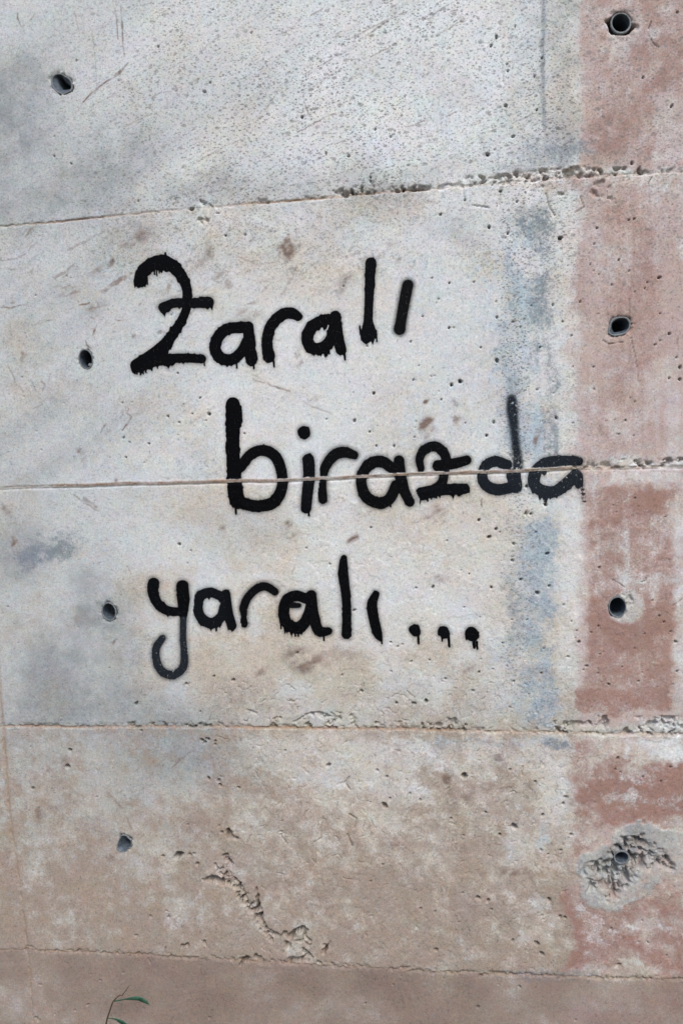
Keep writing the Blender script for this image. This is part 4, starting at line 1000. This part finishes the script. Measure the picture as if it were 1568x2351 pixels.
# ------------------------------------------------------------------ graffiti: sprayed strokes lying on the wall's skin
# each letter: frame, label, list of (points (x, y, width), fade, fuzz), drips
LET = [
    ('W1', 'large black sprayed letter Z with a crossbar', [
        ([(152, 246, 56), (165, 208, 58), (205, 172, 60), (255, 158, 60), (305, 182, 56), (342, 226, 50), (364, 280, 44), (368, 330, 40), (360, 380, 40), (336, 432, 42), (300, 488, 48), (262, 536, 54), (205, 584, 58), (140, 628, 62)], 0, 0),
        ([(150, 632, 54), (230, 608, 46), (330, 594, 42), (432, 598, 40)], 0, .1), ([(256, 364, 42), (310, 346, 42), (380, 346, 44), (462, 342, 50)], .05, .1)],
     [(138, 640, 666, 9), (153, 640, 669, 9), (166, 640, 666, 8), (178, 630, 660, 8), (205, 625, 650, 8), (216, 170, 216, 8), (226, 170, 224, 6), (238, 170, 210, 7), (185, 230, 262, 7), (268, 120, 130, 9), (275, 560, 566, 6), (290, 540, 556, 6), (442, 600, 628, 7), (230, 615, 640, 8)]),
    ('W1', 'black sprayed letter a after the large Z', [
        ([(640, 456, 52), (596, 456, 50), (546, 464, 52), (508, 496, 52), (492, 546, 52), (512, 590, 52), (562, 602, 52), (606, 572, 48), (634, 520, 46)], 0, .05), ([(642, 452, 48), (646, 520, 52), (655, 604, 52)], 0, .05)],
     [(665, 610, 642, 9), (588, 610, 640, 8), (520, 600, 626, 8), (500, 590, 615, 8), (485, 580, 600, 8), (545, 615, 632, 8)]),
    ('W1', 'black sprayed letter r with a drip from its foot', [([(735, 588, 54), (726, 520, 50), (742, 452, 50), (788, 402, 52), (832, 390, 50), (866, 406, 40)], 0, .05)], [(755, 590, 634, 9), (738, 590, 612, 7)]),
    ('W1', 'black sprayed letter a ending in a short drip', [
        ([(1028, 418, 46), (976, 424, 50), (926, 458, 54), (908, 508, 54), (930, 548, 54), (976, 548, 54), (1012, 512, 50), (1028, 460, 50)], 0, .05), ([(1034, 406, 52), (1042, 480, 52), (1060, 556, 50)], 0, .05)],
     [(1075, 560, 602, 10), (930, 560, 580, 8), (955, 560, 582, 8), (1005, 540, 575, 8), (985, 550, 578, 7)]),
    ('W1', 'tall black sprayed letter l with a ragged blob at its foot', [([(1195, 164, 50), (1190, 250, 44), (1186, 350, 40), (1183, 430, 44), (1185, 482, 74)], .05, .05)], [(1150, 470, 512, 9), (1165, 480, 514, 9), (1187, 490, 518, 9), (1205, 480, 512, 9), (1218, 470, 520, 8), (1145, 450, 490, 8)]),
    ('W1', 'black sprayed dotless i with a blurred top', [([(1362, 264, 50), (1346, 340, 50), (1332, 420, 48), (1325, 464, 52)], 0, .25)], []),
    ('W2', 'black sprayed letter b, cut by a joint', [
        ([(130, 122, 56), (132, 180, 58), (130, 260, 52), (134, 380, 54), (140, 470, 60), (152, 500, 58)], 0, .0),
        ([(160, 368, 40), (200, 318, 42), (250, 302, 44), (298, 328, 44), (322, 396, 42), (318, 460, 44), (284, 508, 48), (222, 520, 46), (166, 508, 48)], 0, .12)],
     [(138, 500, 550, 9), (125, 480, 520, 8), (160, 130, 190, 9), (157, 150, 208, 7), (105, 130, 142, 9), (104, 160, 172, 8), (103, 195, 206, 8), (106, 240, 250, 8), (118, 480, 512, 8), (150, 510, 530, 8)]),
    ('W2', 'black sprayed letter i with a round dot above', [([(425, 338, 46), (428, 400, 46), (421, 470, 44), (416, 528, 42)], .06, .12), ([(408, 230, 48), (409, 234, 48)], 0, .12)], [(425, 530, 558, 9), (408, 520, 545, 8)]),
    ('W2', 'black sprayed letter r with a soft curved arm', [([(482, 494, 36), (478, 430, 36), (490, 370, 38), (525, 322, 44), (565, 309, 44), (604, 320, 34)], 0, .2)], []),
    ('W2', 'black sprayed letter a between r and z', [
        ([(752, 372, 42), (718, 348, 46), (676, 350, 46), (642, 384, 44), (632, 430, 42), (652, 484, 46), (702, 508, 46), (744, 490, 44), (768, 440, 44)], .03, .15), ([(780, 342, 42), (785, 400, 46), (800, 460, 42), (822, 504, 38)], .03, .15)], [(700, 510, 530, 8), (745, 500, 522, 8)]),
    ('W2', 'black sprayed letter z with two heavy bars', [
        ([(866, 372, 28), (860, 332, 32), (882, 298, 38), (920, 286, 40), (952, 308, 40), (964, 345, 36), (956, 400, 34), (944, 436, 40), (905, 462, 44), (872, 472, 52)], .04, .15), ([(932, 362, 44), (1000, 352, 42), (1044, 340, 38)], 0, .15), ([(868, 472, 52), (930, 458, 46), (1036, 452, 42)], .06, .1)], [(890, 480, 500, 9), (905, 480, 492, 8), (925, 470, 488, 8)]),
    ('W2', 'black sprayed letter d with a faint speckled stem', [
        ([(1204, 358, 38), (1156, 344, 42), (1118, 364, 40), (1106, 404, 40), (1122, 440, 44), (1166, 456, 44), (1212, 448, 44)], .30, .1), ([(1228, 400, 56), (1236, 444, 52)], .38, .05),
        ([(1220, 102, 24), (1222, 140, 32), (1229, 210, 22), (1236, 280, 20), (1242, 330, 26), (1243, 368, 30)], .5, .5)], []),
    ('W2', 'worn bluish black letter a crossing onto the rust strip', [([(1482, 344, 36), (1420, 342, 40), (1360, 350, 44), (1320, 378, 46), (1306, 424, 46), (1332, 456, 46), (1388, 464, 46), (1440, 428, 48), (1474, 400, 46), (1484, 436, 34)], .43, .1), ([(1490, 445, 14), (1502, 498, 10)], .75, .2)], [(1345, 460, 486, 9), (1370, 465, 490, 9), (1395, 465, 486, 9)]),
    ('W3', 'black sprayed letter y with a looped faded tail', [
        ([(138, 202, 46), (136, 240, 44), (156, 286, 40), (192, 312, 38), (240, 318, 34)], .05, .1), ([(254, 214, 50), (258, 270, 50), (258, 332, 34)], .03, .12),
        ([(258, 332, 28), (257, 420, 26), (262, 500, 30), (254, 548, 34), (214, 574, 34), (170, 558, 34), (148, 508, 32), (150, 460, 32), (174, 424, 26)], .42, .2)], []),
    ('W3', 'black sprayed letter a beside the looped y', [([(420, 262, 36), (372, 240, 40), (328, 254, 42), (316, 300, 42), (332, 344, 40), (376, 364, 44), (416, 330, 40), (430, 268, 40)], .12, .1), ([(430, 246, 38), (438, 320, 42), (455, 374, 38)], .08, .1)], [(390, 370, 394, 9), (405, 360, 380, 7), (375, 370, 384, 8), (460, 380, 392, 8)]),
    ('W3', 'thin black sprayed letter r with a dotted foot', [([(503, 330, 26), (502, 300, 32), (516, 264, 34), (550, 228, 34), (590, 215, 34), (628, 236, 32)], .03, .2), ([(503, 334, 20), (503, 364, 34)], .03, .15)], []),
    ('W3', 'black sprayed letter a with an inner hook and drips', [([(768, 272, 40), (722, 254, 44), (678, 268, 44), (664, 320, 44), (682, 368, 46), (726, 382, 50), (760, 342, 44), (776, 280, 42)], .03, .1), ([(776, 250, 42), (785, 330, 44), (806, 394, 44), (845, 396, 32)], .03, .15), ([(690, 290, 26), (726, 292, 20)], .05, .2)],
     [(668, 380, 402, 8), (710, 390, 415, 9), (722, 390, 416, 8), (735, 390, 408, 8), (825, 400, 434, 8), (652, 360, 386, 7), (790, 380, 410, 7)]),
    ('W3', 'tall straight black sprayed letter l below the joint', [([(908, 100, 26), (905, 160, 42), (915, 240, 38), (920, 320, 36), (918, 408, 40)], .03, .12)], []),
    ('W3', 'black sprayed dotless i beside the dots', [([(1037, 246, 28), (1022, 288, 42), (1030, 350, 42), (1044, 404, 38), (1056, 430, 16)], .02, .12)], [(1060, 425, 446, 8)]),
    ('W3', 'small black paint dot beside the dotless i, thin drip', [([(1195, 390, 44), (1199, 398, 40)], .05, .1)], [(1207, 400, 446, 10)]),
    ('W3', 'black paint dot in the middle of the three, one drip', [([(1310, 398, 46), (1316, 406, 42)], .05, .1)], [(1330, 400, 458, 11), (1304, 410, 436, 8)]),
    ('W3', 'largest black paint dot, end of the text, slanting drip', [([(1424, 406, 54), (1428, 412, 52)], .02, .1)], [(1432, 420, 462, 13), (1446, 440, 468, 9), (1402, 410, 430, 8)])]
MM = 780.0 / 1000.0       # millimetres of wall per picture unit, about
for f, lab, strokes, drips in LET:
    allp = [p for s in strokes for p in s[0]]
    P = zp(f, allp); r = 26
    dy = [zp(f, [(d[0], d[2])])[0] for d in drips]
    sl = win(min([p[0] for p in P] + [d[0] for d in dy]) - r, min([p[1] for p in P] + [d[1] for d in dy]) - r, max([p[0] for p in P] + [d[0] for d in dy]) + r, max([p[1] for p in P] + [d[1] for d in dy]) + r, 4)
    px, py = PX[sl], PY[sl]
    jx = N_fin[sl] * 3.0; jy = N_fin[sl].T.mean() * 0
    sd_ = np.full(px.shape, 99, np.float32); fade = np.zeros(px.shape, np.float32); fz = np.zeros(px.shape, np.float32)
    for pts, fd, fu in strokes:
        S = smooth_open([(p[0], p[1], zs(f, p[2]) / 2) for p in zp(f, pts)], 5)
        d, w = seg_dist(px, py, S)
        d = d - w
        k = d < sd_
        fade = np.where(k, fd, fade); fz = np.where(k, fu, fz); sd_ = np.minimum(sd_, d)
    # ragged rim: short runs of wet paint below, spikes to the side
    rag = vnoise(X[sl] / .0032, Z[sl] / .02, 5) * .6 + vnoise(X[sl] / .008, Z[sl] / .006, 8) * .6
    rag2 = vnoise(X[sl] / .012, Z[sl] / .0034, 12)
    sd_ = sd_ - np.clip(rag2 - .66, 0, 1) * 5.0 * (1 - sstep(2, 6, sd_)) * (1 - np.minimum(1, fz * 6.0))
    sd_ = sd_ - np.clip(rag - .67, 0, 1) * 8.0 * (1 - sstep(4, 9, sd_)) * (1 - np.minimum(1, fz * 3.0))
    colx = X[sl][0]; clump = sstep(.42, .68, fbm(colx, colx * 0 + (len(lab) * 7 + ord(lab[-3])) % 97, .03, 2, 7))
    runl = np.clip((vnoise(colx / .0042, colx * 0 + .5, len(lab)) - .45) / .55, 0, 1) ** 1.3 * clump * (0 if fz.max() > .3 and f == 'W2' else 8)
    src = sd_.copy()
    for n in range(1, 9):
        ok = (runl >= n)[None, :] & (fz[n:] < .11)
        sd_[:-n] = np.where(ok, np.minimum(sd_[:-n], src[n:] + .35 * n * .6), sd_[:-n])
    for (dx, ya, yb, wd) in drips:
        (a, b0_), (a2, b1_) = zp(f, [(dx, ya), (dx + .08 * (yb - ya), yb)])
        d, w = seg_dist(px, py, [(a, b0_, zs(f, wd) / 2 * 1.1), (a2, b1_, zs(f, wd) / 2 * .9)])
        k = (d - w) < sd_; fz = np.where(k & (sd_ > 2), 0, fz)
        sd_ = np.minimum(sd_, d - w)
    if f == 'W2':                                            # no paint on the squeezed-out mortar ridge
        fade = np.clip(fade + 1.6 * sstep(.25, .6, RIDGE[sl]) , 0, 1.25)
    fade = np.where(fade > 0, fade, 0.02)
    lim = 13.0 / MM * (0.35 + 0.65 * np.clip(fz * 3, 0, 1))
    vis = (sd_ < lim) & (fade < 1.2)
    nz, nx = px.shape
    fmask = vis[:-1, :-1] | vis[1:, :-1] | vis[:-1, 1:] | vis[1:, 1:]
    jj, ii = np.nonzero(fmask)
    v0 = jj * nx + ii
    quads = np.stack([v0, v0 + 1, v0 + nx + 1, v0 + nx], -1)
    used, inv = np.unique(quads, return_inverse=True)
    co = np.stack([X[sl], Yw[sl] - 0.00035, Z[sl]], -1).reshape(-1, 3)[used]
    at = np.stack([sd_ * MM, np.clip(fade, 0, 1), fz, np.ones_like(sd_)], -1).reshape(-1, 4)[used]
    o = grid_mesh('painted_dot' if 'paint dot' in lab else 'painted_letter', co, inv.reshape(-1, 4), mat_p, wall, {'paint': at})
    o['label'] = lab

# ------------------------------------------------------------------ weed at the foot of the wall
PY_W = -0.035
def vp(pts, y=PY_W):
    r = []
    for p in zp('V', pts):
        x, z = p2w(p[0], p[1], y); r.append(Vector((float(x), y, float(z))))
    return r


def tube(pts, radii, n=7):
    verts, faces = [], []
    for k, p in enumerate(pts):
        t = (pts[min(k + 1, len(pts) - 1)] - pts[max(k - 1, 0)]).normalized()
        s = t.cross(Vector((0, 1, 0))).normalized(); u = s.cross(t).normalized()
        for a in range(n):
            g = 2 * math.pi * a / n
            verts.append(p + (s * math.cos(g) + u * math.sin(g)) * radii[k])
    for k in range(len(pts) - 1):
        for a in range(n):
            faces.append((k * n + a, k * n + (a + 1) % n, (k + 1) * n + (a + 1) % n, (k + 1) * n + a))
    faces.append(tuple(range(n))[::-1]); faces.append(tuple((len(pts) - 1) * n + a for a in range(n)))
    return verts, faces


seen = vp([(220, 1075), (240, 980), (270, 890), (300, 800), (335, 700), (390, 640), (450, 590), (485, 600), (540, 530), (610, 435)])
base = Vector((seen[0].x - .05, PY_W - .02, 0.0))
low = [base, base.lerp(seen[0], .25) + Vector((-.006, 0, 0)), base.lerp(seen[0], .5) + Vector((-.004, .002, 0)), base.lerp(seen[0], .75)]
stem_pts = low + seen
rad = [.0026, .0024, .0021, .0018] + list(np.linspace(.0018, .0007, len(seen)))
weed = bpy.data.objects.new('weed_plant', None); col.objects.link(weed); weed.location = base
weed['label'] = 'thin weed with narrow drooping green leaves rooted in front of the wall'; weed['category'] = 'plant'


def local(vs): return [v - base for v in vs]


v, fc = tube(stem_pts, rad)
mesh_obj('stem', local(v), fc, mat_stem, weed)


def leaf(pts, w, droop=0.0, fold=.25):
    """narrow blade along pts, folded on its midrib, real thickness"""
    verts, faces = [], []
    m = len(pts)
    for k, p in enumerate(pts):
        t = (pts[min(k + 1, m - 1)] - pts[max(k - 1, 0)]).normalized()
        side = t.cross(Vector((0, 1, 0))).normalized()
        hw = w[k] / 2
        nrm = Vector((0, -1, 0))
        for s_, dn in ((-1, 0), (0, -fold), (1, 0)):
            verts.append(p + side * hw * s_ + nrm * hw * dn)
        for s_, dn in ((-1, 0), (0, -fold), (1, 0)):
            verts.append(p + side * hw * s_ + nrm * hw * dn + Vector((0, .0004, 0)))
    for k in range(m - 1):
        a, b = k * 6, (k + 1) * 6
        for c0, c1 in ((0, 1), (1, 2)): faces.append((a + c0, a + c1, b + c1, b + c0)); faces.append((a + 3 + c1, a + 3 + c0, b + 3 + c0, b + 3 + c1))
        faces.append((a, b, b + 3, a + 3)); faces.append((a + 2, a + 5, b + 5, b + 2))
    mesh_obj('leaf', local(verts), faces, mat_leaf, weed)


U = .00078 / 4.48 / 1.6333 * 1000 / 1000            # metres per unit of the close-up
leaf(vp(smooth_open([(338, 692), (400, 684), (470, 672), (540, 660), (610, 652), (690, 645), (770, 648), (830, 672), (890, 708), (945, 748)], 3)),
     [x * .000107 for x in np.interp(np.linspace(0, 1, 28), [0, .12, .3, .45, .6, .75, .88, 1], [26, 30, 22, 48, 84, 98, 76, 6])])
leaf(vp(smooth_open([(242, 980), (320, 984), (390, 998), (440, 1022), (500, 1055), (560, 1100), (600, 1150)], 4), PY_W - .006),
     [x * .000107 for x in np.interp(np.linspace(0, 1, 25), [0, .2, .4, .6, .8, 1], [16, 22, 56, 92, 76, 6])])
for k, (t, sg, ln) in enumerate(((.82, -1, .055), (.62, 1, .07), (.45, -1, .06), (.3, 1, .075), (.16, -1, .05))):   # lower leaves, out of the picture
    p = base.lerp(seen[0], t) + Vector((-.004, 0, 0))
    pts = [p + Vector((sg * ln * s_, -.012 * s_, .018 * math.sin(s_ * 2.6))) for s_ in np.linspace(0, 1, 9)]
    leaf(pts, [.001, .003, .006, .008, .009, .0085, .007, .004, .0004])
